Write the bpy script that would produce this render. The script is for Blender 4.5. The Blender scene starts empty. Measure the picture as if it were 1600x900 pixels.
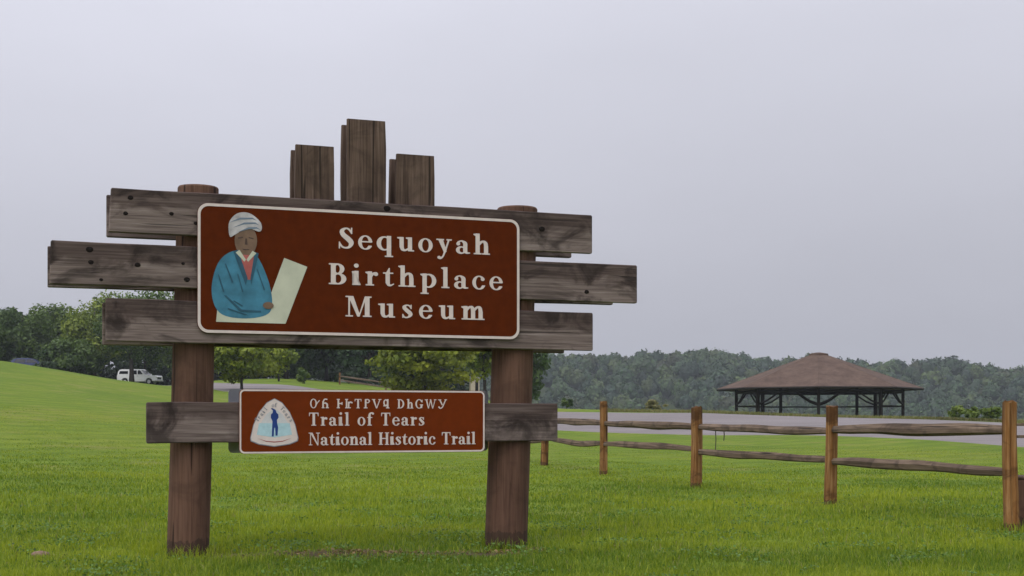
import bpy, math, random
import numpy as np
from mathutils import Vector, Matrix
from mathutils.geometry import tessellate_polygon

R = math.radians
S = bpy.context.scene
COL = S.collection

# ------------------------------------------------------------------ camera
cam = bpy.data.cameras.new("Camera")
cam.lens = 47.25; cam.sensor_width = 36.0          # 2100 px focal length on a 1600 px frame
cam.shift_y = 0.128                                 # horizon sits below the middle of the frame
cam.clip_start = 0.1; cam.clip_end = 6000
camo = bpy.data.objects.new("Camera", cam); COL.objects.link(camo)
camo.location = (0, 0, 1.0); camo.rotation_euler = (R(90), 0, 0)
S.camera = camo

# ------------------------------------------------------------------ overcast sky and hidden sun
SUN_EL, SUN_AZ = 52.0, -140.0                        # azimuth from +Y, negative = left
w = bpy.data.worlds.new("World"); S.world = w; w.use_nodes = True
nt = w.node_tree; nt.nodes.clear()
def N(t, **k):
    n = nt.nodes.new(t)
    for a, b in k.items(): setattr(n, a, b)
    return n
out = N("ShaderNodeOutputWorld"); bg = N("ShaderNodeBackground")
sky = N("ShaderNodeTexSky", sky_type='NISHITA', sun_disc=False)
sky.sun_elevation = R(SUN_EL); sky.sun_rotation = R(SUN_AZ)
sky.air_density = 1.0; sky.dust_density = 6.0; sky.ozone_density = 1.0
hs = N("ShaderNodeHueSaturation"); hs.inputs["Saturation"].default_value = 0.25
nt.links.new(sky.outputs[0], hs.inputs["Color"])
tc = N("ShaderNodeTexCoord"); sx = N("ShaderNodeSeparateXYZ")
nt.links.new(tc.outputs["Generated"], sx.inputs[0])
# standard overcast luminance: (1 + 2 sin(elevation)) / 3, brighter round the hidden sun
def M(op, a, b=None, c=None):
    m = N("ShaderNodeMath", operation=op)
    for i, v in enumerate((a, b, c)):
        if v is None: continue
        if isinstance(v, (int, float)): m.inputs[i].default_value = v
        else: nt.links.new(v, m.inputs[i])
    return m.outputs[0]
el = M('MAXIMUM', sx.outputs["Z"], 0.0)
cie = M('MULTIPLY_ADD', el, 0.667, 0.333)
vm = N("ShaderNodeVectorMath", operation='DOT_PRODUCT')
nt.links.new(tc.outputs["Generated"], vm.inputs[0])
vm.inputs[1].default_value = (math.sin(R(SUN_AZ)) * math.cos(R(SUN_EL)), math.cos(R(SUN_AZ)) * math.cos(R(SUN_EL)), math.sin(R(SUN_EL)))
glow = M('MULTIPLY_ADD', vm.outputs["Value"], 0.36, 0.98)
mp = N("ShaderNodeMapping"); mp.inputs["Scale"].default_value = (1.0, 1.0, 3.0)
nt.links.new(tc.outputs["Generated"], mp.inputs[0])
nz = N("ShaderNodeTexNoise"); nz.inputs["Scale"].default_value = 1.6; nz.inputs["Detail"].default_value = 4
nt.links.new(mp.outputs[0], nz.inputs["Vector"])
cl = M('MULTIPLY_ADD', nz.outputs["Fac"], 0.30, 0.85)
lum = M('MULTIPLY', M('MULTIPLY', M('MULTIPLY', cie, glow), cl), 15.5)
cc = N("ShaderNodeCombineColor")
nt.links.new(M('MULTIPLY', lum, 0.970), cc.inputs[0]); nt.links.new(M('MULTIPLY', lum, 0.980), cc.inputs[1]); nt.links.new(M('MULTIPLY', lum, 1.11), cc.inputs[2])
mx = N("ShaderNodeMix", data_type='RGBA'); mx.inputs[0].default_value = 0.93
nt.links.new(hs.outputs[0], mx.inputs[6]); nt.links.new(cc.outputs[0], mx.inputs[7])
nt.links.new(mx.outputs[2], bg.inputs["Color"]); bg.inputs["Strength"].default_value = 0.1
nt.links.new(bg.outputs[0], out.inputs["Surface"])

sun = bpy.data.lights.new("Sun", 'SUN'); sun.energy = 1.5; sun.angle = R(30); sun.color = (1.0, 0.96, 0.9)
suno = bpy.data.objects.new("Sun", sun); COL.objects.link(suno)
sd = Vector((math.sin(R(SUN_AZ)) * math.cos(R(SUN_EL)), math.cos(R(SUN_AZ)) * math.cos(R(SUN_EL)), math.sin(R(SUN_EL))))
suno.rotation_euler = sd.to_track_quat('Z', 'Y').to_euler(); suno.location = (-30, 30, 60)

vs = S.view_settings
vs.view_transform = 'Standard'; vs.look = 'None'; vs.exposure = 0.0; vs.gamma = 1.0; vs.use_curve_mapping = False
S.cycles.volume_bounces = 0; S.cycles.max_bounces = 6; S.cycles.transparent_max_bounces = 8

# ------------------------------------------------------------------ material helpers
def mat(name, rough=0.8, spec=0.3):
    m = bpy.data.materials.new(name); m.use_nodes = True
    b = m.node_tree.nodes["Principled BSDF"]
    b.inputs["Roughness"].default_value = rough; b.inputs["Specular IOR Level"].default_value = spec
    return m, m.node_tree, b
def nd(t, typ, **k):
    n = t.nodes.new(typ)
    for a, b in k.items(): setattr(n, a, b)
    return n
def noise(t, vec, scale, detail=4, rough=0.55, dist=0.0):
    n = nd(t, "ShaderNodeTexNoise")
    n.inputs["Scale"].default_value = scale; n.inputs["Detail"].default_value = detail
    n.inputs["Roughness"].default_value = rough; n.inputs["Distortion"].default_value = dist
    t.links.new(vec, n.inputs["Vector"]); return n.outputs["Fac"]
def ramp(t, fac, stops):
    r = nd(t, "ShaderNodeValToRGB"); e = r.color_ramp.elements
    while len(e) < len(stops): e.new(0.5)
    for i, (p, c) in enumerate(stops):
        e[i].position = p; e[i].color = (*c, 1) if len(c) == 3 else c
    t.links.new(fac, r.inputs[0]); return r.outputs[0]
def mixc(t, fac, a, b, mode='MIX'):
    m = nd(t, "ShaderNodeMix", data_type='RGBA', blend_type=mode)
    for i, v in ((0, fac), (6, a), (7, b)):
        if isinstance(v, (int, float)): m.inputs[i].default_value = v
        elif isinstance(v, tuple): m.inputs[i].default_value = (*v, 1)
        else: t.links.new(v, m.inputs[i])
    return m.outputs[2]
def mapping(t, src, scale=(1, 1, 1), loc=None):
    m = nd(t, "ShaderNodeMapping"); m.inputs["Scale"].default_value = scale
    t.links.new(src, m.inputs[0])
    if loc is not None: t.links.new(loc, m.inputs["Location"])
    return m.outputs[0]
def bump(t, b, h, strength, dist=0.01):
    n = nd(t, "ShaderNodeBump"); n.inputs["Strength"].default_value = strength; n.inputs["Distance"].default_value = dist
    t.links.new(h, n.inputs["Height"]); t.links.new(n.outputs[0], b.inputs["Normal"])
def objrand(t, k=40.0):
    o = nd(t, "ShaderNodeObjectInfo"); v = nd(t, "ShaderNodeVectorMath", operation='SCALE')
    c = nd(t, "ShaderNodeCombineXYZ")
    for i in range(3): t.links.new(o.outputs["Random"], c.inputs[i])
    t.links.new(c.outputs[0], v.inputs[0]); v.inputs["Scale"].default_value = k
    return v.outputs[0], o.outputs["Random"]
def flat(name, col, rough=0.6, spec=0.3, var=0.12, scale=9.0):
    m, t, b = mat(name, rough, spec)
    o = nd(t, "ShaderNodeTexCoord").outputs["Object"]
    f = noise(t, o, scale, 4)
    lo = tuple(c * (1 - var) for c in col); hi = tuple(min(1, c * (1 + var)) for c in col)
    t.links.new(ramp(t, f, [(0.3, lo), (0.7, hi)]), b.inputs["Base Color"]); return m
def wood(name, dark, mid, light, axis=0, stain=0.6, rough=0.85, fine=55.0, stain_h=0.15, mud=0.0, checks=0.0):
    """weathered timber, grain running along a local axis; damp stain along the top edges"""
    m, t, b = mat(name, rough, 0.2)
    o = nd(t, "ShaderNodeTexCoord").outputs["Object"]; off, rnd = objrand(t)
    sc = [fine, fine, fine]; sc[axis] = fine * 0.035
    g = noise(t, mapping(t, o, tuple(sc), off), 1.0, 5, 0.6, 0.4)
    sc2 = [7.0, 7.0, 7.0]; sc2[axis] = 0.9
    p = noise(t, mapping(t, o, tuple(sc2), off), 1.0, 4, 0.55, 0.6)
    c1 = ramp(t, g, [(0.28, dark), (0.5, mid), (0.75, light)])
    c2 = ramp(t, p, [(0.32, (0.62, 0.60, 0.59)), (0.6, (1, 1, 1))])
    c = mixc(t, 0.85, c1, c2, 'MULTIPLY')
    q = noise(t, mapping(t, o, (2.0, 2.0, 3.0), off), 1.3, 5, 0.6, 0.8)
    c = mixc(t, ramp(t, q, [(0.50, (0, 0, 0)), (0.63, (stain,) * 3)]), c, tuple(x * 0.55 for x in dark))
    if stain_h:
        sp = nd(t, "ShaderNodeSeparateXYZ"); t.links.new(o, sp.inputs[0])
        a = nd(t, "ShaderNodeMath", operation='MULTIPLY_ADD'); t.links.new(q, a.inputs[0]); a.inputs[1].default_value = 0.35
        t.links.new(sp.outputs["Z"], a.inputs[2])
        k = ramp(t, a.outputs[0], [(stain_h + 0.10, (0, 0, 0)), (stain_h + 0.17, (0.75,) * 3)])
        c = mixc(t, k, c, mixc(t, 1.0, c, (0.33, 0.28, 0.27), 'MULTIPLY'))
    if mud:
        sp = nd(t, "ShaderNodeSeparateXYZ"); t.links.new(o, sp.inputs[0])
        a = nd(t, "ShaderNodeMath", operation='MULTIPLY_ADD'); t.links.new(noise(t, mapping(t, o, (14, 14, 5), off), 1.0, 5, .7), a.inputs[0]); a.inputs[1].default_value = -mud; t.links.new(sp.outputs["Z"], a.inputs[2])
        c = mixc(t, ramp(t, a.outputs[0], [(-mud * .5 - mud * .15, (.6,) * 3), (-mud * .5 + mud * .4, (0, 0, 0))]), c, (.030, .021, .014))
    if checks:
        sc3 = [26.0, 26.0, 26.0]; sc3[axis] = .7
        ck = noise(t, mapping(t, o, tuple(sc3), off), 1.0, 2, .5, .3)
        kf_ = ramp(t, ck, [(.655, (0, 0, 0)), (.68, (checks,) * 3)])
        c = mixc(t, kf_, c, tuple(x * .25 for x in dark))
        sb = nd(t, "ShaderNodeMath", operation='SUBTRACT'); t.links.new(g, sb.inputs[0]); t.links.new(kf_, sb.inputs[1]); g = sb.outputs[0]
    t.links.new(c, b.inputs["Base Color"]); bump(t, b, g, 0.5, 0.006); return m

# ------------------------------------------------------------------ mesh helpers
def mesh_np(name, verts, faces, col=None, smooth=False):
    """verts (n,3); faces list of equal-size index arrays; col (n,3) colour per vertex"""
    me = bpy.data.meshes.new(name)
    verts = np.asarray(verts, dtype=np.float32)
    groups = faces if isinstance(faces, list) else [faces]
    tot = sum(len(g) for g in groups)
    loops = np.concatenate([np.asarray(g, dtype=np.int32).ravel() for g in groups])
    sizes = np.concatenate([np.full(len(g), np.asarray(g).shape[1], dtype=np.int32) for g in groups])
    starts = np.concatenate([[0], np.cumsum(sizes)[:-1]]).astype(np.int32)
    me.vertices.add(len(verts)); me.vertices.foreach_set("co", verts.ravel())
    me.loops.add(len(loops)); me.loops.foreach_set("vertex_index", loops)
    me.polygons.add(tot); me.polygons.foreach_set("loop_start", starts)
    try: me.polygons.foreach_set("loop_total", sizes)
    except Exception: pass
    if smooth: me.polygons.foreach_set("use_smooth", np.ones(tot, dtype=bool))
    if col is not None:
        a = me.color_attributes.new("tint", 'FLOAT_COLOR', 'POINT')
        c4 = np.ones((len(verts), 4), dtype=np.float32); c4[:, :3] = col
        a.data.foreach_set("color", c4.ravel())
    me.update(calc_edges=True); return me
def obj(name, me, m=None, parent=None, loc=None, rotz=0.0):
    o = bpy.data.objects.new(name, me); COL.objects.link(o)
    if m is not None and me is not None and not me.materials:
        for x in (m if isinstance(m, (list, tuple)) else [m]): me.materials.append(x)
    if parent: o.parent = parent
    if loc is not None: o.location = loc
    if rotz: o.rotation_euler.z = rotz
    return o
def thing(name, label, cat, loc=(0, 0, 0), rotz=0.0, group=None):
    o = obj(name, None, loc=loc, rotz=rotz); return tag(o, label, cat, group)
def tag(o, label=None, cat=None, group=None, kind=None):
    if label: o["label"] = label
    if cat: o["category"] = cat
    if group: o["group"] = group
    if kind: o["kind"] = kind
    return o
class MB:
    def __init__(s): s.v = []; s.f = []; s.m = []
    def add(s, vs_, fs, mi=0):
        b = len(s.v); s.v += [tuple(v) for v in vs_]
        for f in fs: s.f.append(tuple(b + i for i in f)); s.m.append(mi)
    def box(s, a, b, mi=0, ch=0.0):
        (x0, y0, z0), (x1, y1, z1) = a, b
        if ch <= 0:
            s.add([(x0, y0, z0), (x1, y0, z0), (x1, y1, z0), (x0, y1, z0), (x0, y0, z1), (x1, y0, z1), (x1, y1, z1), (x0, y1, z1)],
                  [(0, 3, 2, 1), (4, 5, 6, 7), (0, 1, 5, 4), (1, 2, 6, 5), (2, 3, 7, 6), (3, 0, 4, 7)], mi); return
        # chamfered: profile octagon in y-z swept along x with inset ends
        def ring(x, i):
            y0_, y1_, z0_, z1_ = y0 + i, y1 - i, z0 + i, z1 - i
            return [(x, y0_ + ch, z0_), (x, y1_ - ch, z0_), (x, y1_, z0_ + ch), (x, y1_, z1_ - ch), (x, y1_ - ch, z1_), (x, y0_ + ch, z1_), (x, y0_, z1_ - ch), (x, y0_, z0_ + ch)]
        s.loft([ring(x0, ch * .6), ring(x0 + ch * .6, 0), ring(x1 - ch * .6, 0), ring(x1, ch * .6)], mi)
    def loft(s, rings, mi=0, cap=True, close=True):
        n = len(rings[0]); vs_ = [p for r in rings for p in r]; fs = []
        for i in range(len(rings) - 1):
            for j in range(n if close else n - 1):
                k = (j + 1) % n
                fs.append((i * n + j, i * n + k, (i + 1) * n + k, (i + 1) * n + j))
        if cap:
            fs.append(tuple(range(n))[::-1]); fs.append(tuple((len(rings) - 1) * n + j for j in range(n)))
        s.add(vs_, fs, mi)
    def tube(s, path, radii, n=8, mi=0, wob=0.0, rng=None):
        rings = []
        for i, p in enumerate(path):
            p = Vector(p)
            d = (Vector(path[min(i + 1, len(path) - 1)]) - Vector(path[max(i - 1, 0)])).normalized()
            a = d.cross(Vector((0, 0, 1)) if abs(d.z) < 0.9 else Vector((1, 0, 0))).normalized(); b = d.cross(a)
            rr = radii[i] if isinstance(radii, (list, tuple)) else radii
            rings.append([p + (a * math.cos(t) + b * math.sin(t)) * rr * (1 + (rng.uniform(-wob, wob) if rng else 0)) for t in [2 * math.pi * j / n for j in range(n)]])
        s.loft([[tuple(q) for q in r] for r in rings], mi)
    def mesh(s, name, mats=None, smooth=False):
        me = bpy.data.meshes.new(name); me.from_pydata(s.v, [], s.f)
        for x in (mats or []): me.materials.append(x)
        if any(s.m): me.polygons.foreach_set("material_index", s.m)
        if smooth: me.polygons.foreach_set("use_smooth", np.ones(len(s.f), dtype=bool))
        me.update(); return me
def fix_normals(me):
    import bmesh
    b = bmesh.new(); b.from_mesh(me); bmesh.ops.recalc_face_normals(b, faces=b.faces[:]); b.to_mesh(me); b.free(); return me

# smooth pseudo-noise for numpy arrays
_r = np.random.RandomState(11)
_W = [(_r.uniform(0, 6.28), _r.uniform(0, 6.28), _r.uniform(0.7, 1.4)) for _ in range(10)]
def wav(x, y, s, k=0):
    v = 0
    for i, (a, p, q) in enumerate(_W):
        a = a + k * 1.7; v = v + np.sin((x * math.cos(a) + y * math.sin(a)) / s * q * 6.28 + p * (k + 1) + 1.3 * np.sin((x * math.sin(a) - y * math.cos(a)) / s * 2.1 + p))
    return v / 4.5

# ------------------------------------------------------------------ terrain
DS = np.array([0, 12, 25, 45, 65, 80, 95, 110, 150, 200, 300, 500, 3000.])
PX = np.array([-900, -300, 0, 100, 180, 260, 340, 450, 600, 760, 850, 950, 1090, 1280, 1450, 1600, 2300.])
TZ = np.array([
 [0, .10, .70, 2.4, 4.2, 5.5, 6.8, 7.4, 8.0, 7, 3, 0, 0],
 [0, .05, .50, 1.9, 3.4, 4.7, 5.8, 6.4, 7.0, 6.5, 3, 0, 0],
 [0, 0, .30, 1.45, 2.85, 4.0, 5.2, 5.5, 6.3, 6, 3, 0, 0],
 [0, 0, .27, 1.25, 2.45, 3.45, 4.45, 4.7, 5.6, 5.5, 3, 0, 0],
 [0, 0, .24, 1.10, 2.10, 2.95, 3.82, 4.05, 4.95, 5.2, 3, 0, 0],
 [0, 0, .20, .95, 1.80, 2.55, 3.32, 3.68, 4.60, 5.0, 3, 0, 0],
 [0, 0, .16, .80, 1.55, 2.20, 3.00, 4.00, 5.40, 5.6, 3, 0, 0],
 [0, 0, .14, .62, 1.30, 1.95, 2.95, 4.00, 5.60, 6.0, 3, 0, 0],
 [0, -.01, .12, .45, 1.00, 1.60, 2.45, 3.20, 4.80, 5.0, 1, 0, 0],
 [0, -.02, .11, .30, .60, 1.10, 1.90, 2.50, 3.30, 2.0, -4, -6, 0],
 [0, -.02, .11, .17, .24, .90, 1.75, 2.00, 0.6, -5, -8, -8, 0],
 [0, -.01, .08, .12, .17, .98, 1.70, 1.50, -4, -9, -9, -9, 0],
 [0, 0, .03, .07, .20, 1.22, 1.62, 0.70, -7, -9, -9, -9, 0],
 [0, 0, .01, .03, .45, 1.08, 1.22, 0.62, -7, -9, -9, -9, 0],
 [0, 0, 0, .02, .55, 1.00, 0.95, 0.55, -7, -9, -9, -9, 0],
 [0, 0, 0, -.03, .45, .82, 0.72, 0.35, -7, -9, -9, -9, 0],
 [0, 0, 0, -.03, .45, .82, 0.72, 0.35, -7, -9, -9, -9, 0]])
_dd = np.linspace(0, 520, 521)
_pp = np.linspace(-900, 2300, 321)
_t1 = np.array([np.interp(_dd, DS, row) for row in TZ])
_t2 = np.array([np.interp(_pp, PX, _t1[:, i]) for i in range(len(_dd))]).T      # (px, d)
def _blur(a, n, ax):
    k = np.hanning(n + 2)[1:-1]; k /= k.sum()
    return np.apply_along_axis(lambda v: np.convolve(np.pad(v, n // 2, mode='edge'), k, mode='valid'), ax, a)
_t2 = _blur(_blur(_t2, 9, 1), 7, 0)
def ground_z(x, y):
    x = np.asarray(x, float); y = np.asarray(y, float)
    yy = np.maximum(y, 6.0)
    p = np.clip(800 + 2100 * x / yy, -900, 2299.9); d = np.clip(yy, 0, 519.9)
    i = (p + 900) / 10.0; j = d
    i0 = i.astype(int); j0 = j.astype(int); fi = i - i0; fj = j - j0
    i1 = np.minimum(i0 + 1, 320); j1 = np.minimum(j0 + 1, 520)
    z = (_t2[i0, j0] * (1 - fi) + _t2[i1, j0] * fi) * (1 - fj) + (_t2[i0, j1] * (1 - fi) + _t2[i1, j1] * fi) * fj
    return z + 0.012 * wav(x, y, 2.4, 1) * (yy < 42) + 0.01 * wav(x, y, 0.9, 2) * (yy < 30)
def gz(x, y): return float(ground_z(np.array([x]), np.array([y]))[0])

def axis_pts(lo, hi, core0, core1, step):
    a = list(np.arange(core0, core1 + 1e-6, step)); s = step
    v = core1
    while v < hi: s *= 1.22; v = min(v + s, hi); a.append(v)
    s = step; v = core0; pre = []
    while v > lo: s *= 1.22; v = max(v - s, lo); pre.append(v)
    return np.array(pre[::-1] + a)
gxs = axis_pts(-900, 900, -75, 75, 0.7); gys = axis_pts(-200, 1250, 4, 125, 0.7)
GX, GY = np.meshgrid(gxs, gys, indexing='ij'); GZ = ground_z(GX, GY)
def grid_faces(nx, ny):
    i, j = np.meshgrid(np.arange(nx - 1), np.arange(ny - 1), indexing='ij')
    a = (i * ny + j).ravel(); return np.stack([a, a + ny, a + ny + 1, a + 1], 1)

m_lawn, t, b = mat("lawn", 0.95, 0.1)
o = nd(t, "ShaderNodeTexCoord").outputs["Object"]
n1 = noise(t, mapping(t, o, (1, .7, 1)), 0.12, 5, 0.6, 0.5); n2 = noise(t, o, 1.4, 5, 0.65); n3 = noise(t, o, 14.0, 4, 0.7)
c = ramp(t, n1, [(0.32, (.094, .152, .016)), (0.5, (.124, .184, .018)), (0.68, (.160, .202, .024))])
c = mixc(t, 0.8, c, ramp(t, n2, [(0.3, (.66, .70, .60)), (0.7, (1.1, 1.06, 1.05))]), 'MULTIPLY')
c = mixc(t, 0.7, c, ramp(t, n3, [(0.3, (.55, .60, .5)), (0.7, (1.2, 1.15, 1.1))]), 'MULTIPLY')
mv = nd(t, "ShaderNodeTexWave", wave_type='BANDS', bands_direction='X'); mv.inputs["Scale"].default_value = .22; mv.inputs["Distortion"].default_value = 2.2; mv.inputs["Detail"].default_value = 2; mv.inputs["Detail Scale"].default_value = .6
mr = nd(t, "ShaderNodeVectorRotate", rotation_type='Z_AXIS'); t.links.new(o, mr.inputs["Vector"]); mr.inputs["Angle"].default_value = R(38); t.links.new(mr.outputs[0], mv.inputs["Vector"])
c = mixc(t, 0.55, c, ramp(t, mv.outputs["Fac"], [(.2, (.82, .86, .8)), (.8, (1.12, 1.08, 1.0))]), 'MULTIPLY')
n4 = noise(t, o, .55, 6, .7)
c = mixc(t, ramp(t, n4, [(.54, (0, 0, 0)), (.68, (.6,) * 3)]), c, (.19, .175, .055))
# bare soil in front of and between the sign posts
v = nd(t, "ShaderNodeVectorMath", operation='SUBTRACT'); t.links.new(o, v.inputs[0]); v.inputs[1].default_value = (-0.95, 9.98, 0)
rt = nd(t, "ShaderNodeVectorRotate", rotation_type='Z_AXIS'); t.links.new(v.outputs[0], rt.inputs["Vector"]); rt.inputs["Angle"].default_value = R(-14)
ln = nd(t, "ShaderNodeVectorMath", operation='LENGTH'); t.links.new(mapping(t, rt.outputs[0], (0.75, 3.0, 0)), ln.inputs[0])
ad = nd(t, "ShaderNodeMath", operation='MULTIPLY_ADD'); t.links.new(n2, ad.inputs[0]); ad.inputs[1].default_value = -1.4; t.links.new(ln.outputs["Value"], ad.inputs[2])
soil = ramp(t, ad.outputs[0], [(0.05, (1, 1, 1)), (0.4, (0, 0, 0))])
c = mixc(t, soil, c, ramp(t, n3, [(0.3, (.030, .022, .013)), (0.7, (.10, .075, .042))]))
t.links.new(c, b.inputs["Base Color"]); bump(t, b, n3, 0.8, 0.03)
tag(obj("ground", mesh_np("ground", np.stack([GX, GY, GZ], -1).reshape(-1, 3), grid_faces(*GX.shape), smooth=True), m_lawn), "gently rising mown green lawn around the sign", "ground", kind="structure")

# road: near and far edge distance for each bearing
RPX = np.array([230, 290, 350, 450, 600, 760, 850, 950, 1090, 1280, 1450, 1600, 2000, 2500.])
RN = np.array([122, 104, 93, 90, 84, 76, 69, 67, 64, 57, 51, 46, 40, 36.])
RF = np.array([132, 116, 109, 106, 97, 94, 91, 90, 87, 83.5, 80, 77.5, 74, 72.])
rp = np.linspace(230, 2500, 230); rn = np.interp(rp, RPX, RN); rf = np.interp(rp, RPX, RF)
kk = np.linspace(0, 1, 26)
RD = rn[:, None] * (1 - kk) + rf[:, None] * kk; RX = (rp[:, None] - 800) / 2100 * RD
RZ = ground_z(RX, RD) + np.where((kk == 0) | (kk == 1), -.05, .024)[None, :]
m_road, t, b = mat("road_gravel_asphalt", 0.95, 0.1)
o = nd(t, "ShaderNodeTexCoord").outputs["Object"]
n1 = noise(t, mapping(t, o, (.35, 1, 1)), 0.5, 5, 0.6); n2 = noise(t, o, 9, 3, 0.7)
c = mixc(t, 0.5, ramp(t, n1, [(0.3, (.150, .134, .132)), (0.7, (.205, .184, .182))]), ramp(t, n2, [(0.3, (.7, .7, .7)), (0.7, (1.2, 1.2, 1.2))]), 'MULTIPLY')
t.links.new(c, b.inputs["Base Color"])
tag(obj("road", mesh_np("road", np.stack([RX, RD, RZ], -1).reshape(-1, 3), grid_faces(*RX.shape), smooth=True), m_road), "worn grey road climbing past the fence to the left", "road", kind="structure")

# ------------------------------------------------------------------ wooded hill across the valley
def hill_top(x): # ridge height by bearing at 620 m
    p = 800 + 2100 * np.asarray(x, float) / 620.0
    py = np.interp(p, [-1500, 400, 840, 940, 1000, 1080, 1140, 1180, 1215, 1330, 1450, 1480, 1530, 1600, 1900, 2600],
                      [600, 575, 560, 560, 557, 554, 560, 570, 566, 575, 569, 568, 576, 580, 584, 590])
    return 1 + (655 - py) / 2100 * 620 - 7.0
hx = np.linspace(-560, 620, 160); hy = np.linspace(430, 860, 60)
HX, HY = np.meshgrid(hx, hy, indexing='ij')
def hill_z(x, y):
    k = np.clip((y - 430) / 190.0, 0, 1); k = k * k * (3 - 2 * k)
    return -9.5 + (hill_top(x * 620 / np.maximum(y, 620)) + 9.5) * k + 2.0 * wav(x, y, 120, 3) * k
m_hill = flat("hill_floor", (.035, .05, .02), 0.95, 0.1)
tag(obj("hill", mesh_np("hill", np.stack([HX, HY, hill_z(HX, HY)], -1).reshape(-1, 3), grid_faces(*HX.shape), smooth=True), m_hill), "long wooded hill across the valley", "hill", kind="structure")

def leaf_mat(name, transl=0.25):
    m, t, b = mat(name, 0.6, 0.25)
    a = nd(t, "ShaderNodeAttribute"); a.attribute_name = "tint"
    t.links.new(a.outputs["Color"], b.inputs["Base Color"])
    tr = nd(t, "ShaderNodeBsdfTranslucent"); t.links.new(mixc(t, 1.0, a.outputs["Color"], (1.1, 1.2, 0.6), 'MULTIPLY'), tr.inputs["Color"])
    ms = nd(t, "ShaderNodeMixShader"); ms.inputs[0].default_value = transl
    t.links.new(b.outputs[0], ms.inputs[1]); t.links.new(tr.outputs[0], ms.inputs[2])
    t.links.new(ms.outputs[0], t.nodes["Material Output"].inputs["Surface"]); return m
m_leaf = leaf_mat("foliage"); m_far = leaf_mat("far_foliage", 0.1); m_blade = leaf_mat("grass_blades", 0.4)

def quads_at(cen, size, rng, nrm=None, asp=0.7):
    """randomly turned leaf-clump quads round centres"""
    n = len(cen)
    a = rng.normal(size=(n, 3))
    if nrm is not None: a = a * 0.75 + nrm
    a /= np.linalg.norm(a, axis=1, keepdims=True) + 1e-9
    r = rng.normal(size=(n, 3)); u = np.cross(a, r); u /= np.linalg.norm(u, axis=1, keepdims=True) + 1e-9
    v = np.cross(a, u); s = (size * rng.uniform(0.6, 1.35, n))[:, None]
    q = np.stack([cen - u * s, cen - v * s * asp + a * s * .15, cen + u * s, cen + v * s * asp + a * s * .15], 1)
    return q.reshape(-1, 3), np.arange(4 * n).reshape(n, 4)

rng = np.random.RandomState(5)
fv, ff, fc, base = [], [], [], 0
import bmesh
_b = bmesh.new(); bmesh.ops.create_icosphere(_b, subdivisions=2, radius=1.0)
CV = np.array([v_.co[:] for v_ in _b.verts]); CF = np.array([[v_.index for v_ in f_.verts] for f_ in _b.faces]); _b.free()
kv, kf, kc, kb = [], [], [], 0
for k in range(2700):
    y = 445 + 330 * rng.rand() ** 0.9; x = (rng.uniform(560, 1720) - 800) / 2100 * y if rng.rand() < .82 else (rng.uniform(-900, 2500) - 800) / 2100 * y
    z = float(hill_z(x, y)); h = rng.uniform(6, 10.5) * (1.15 if rng.rand() < .15 else 1); rx = h * rng.uniform(.30, .46)
    n = 170
    d = rng.normal(size=(n, 3)); d /= np.linalg.norm(d, axis=1, keepdims=True); d[:, 2] = np.abs(d[:, 2]) * 1.1 - .25
    lump = 1 + .22 * np.sin(d[:, 0] * 5 + k) * np.cos(d[:, 1] * 4 + d[:, 2] * 5 + k * 2)
    cen = np.array([x, y, z + h * .5]) + d * np.array([rx, rx, h * .5]) * lump[:, None] * rng.uniform(.72, 1.0, n)[:, None]
    q, f = quads_at(cen, rx * .17, rng, d * 1.8)
    tone = rng.choice(5, p=[.34, .26, .2, .14, .06])
    c0 = np.array([(.026, .056, .019), (.038, .068, .021), (.019, .042, .020), (.056, .084, .022), (.046, .058, .022)][tone])
    c = c0 * rng.uniform(.7, 1.3) * rng.uniform(.88, 1.12, (n, 1))
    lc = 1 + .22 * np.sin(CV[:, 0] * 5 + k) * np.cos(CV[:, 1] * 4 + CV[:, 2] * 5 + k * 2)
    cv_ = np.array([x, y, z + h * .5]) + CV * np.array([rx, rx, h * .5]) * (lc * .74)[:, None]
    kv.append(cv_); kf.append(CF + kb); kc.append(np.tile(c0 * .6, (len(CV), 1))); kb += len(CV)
    fv.append(q); ff.append(f + base); fc.append(np.repeat(c, 4, 0)); base += len(q)
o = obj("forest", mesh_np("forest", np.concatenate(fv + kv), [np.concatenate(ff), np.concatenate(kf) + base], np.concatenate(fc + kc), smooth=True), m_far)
tag(o, "hazy dark green wood covering the far hill", "forest", kind="stuff")

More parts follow.
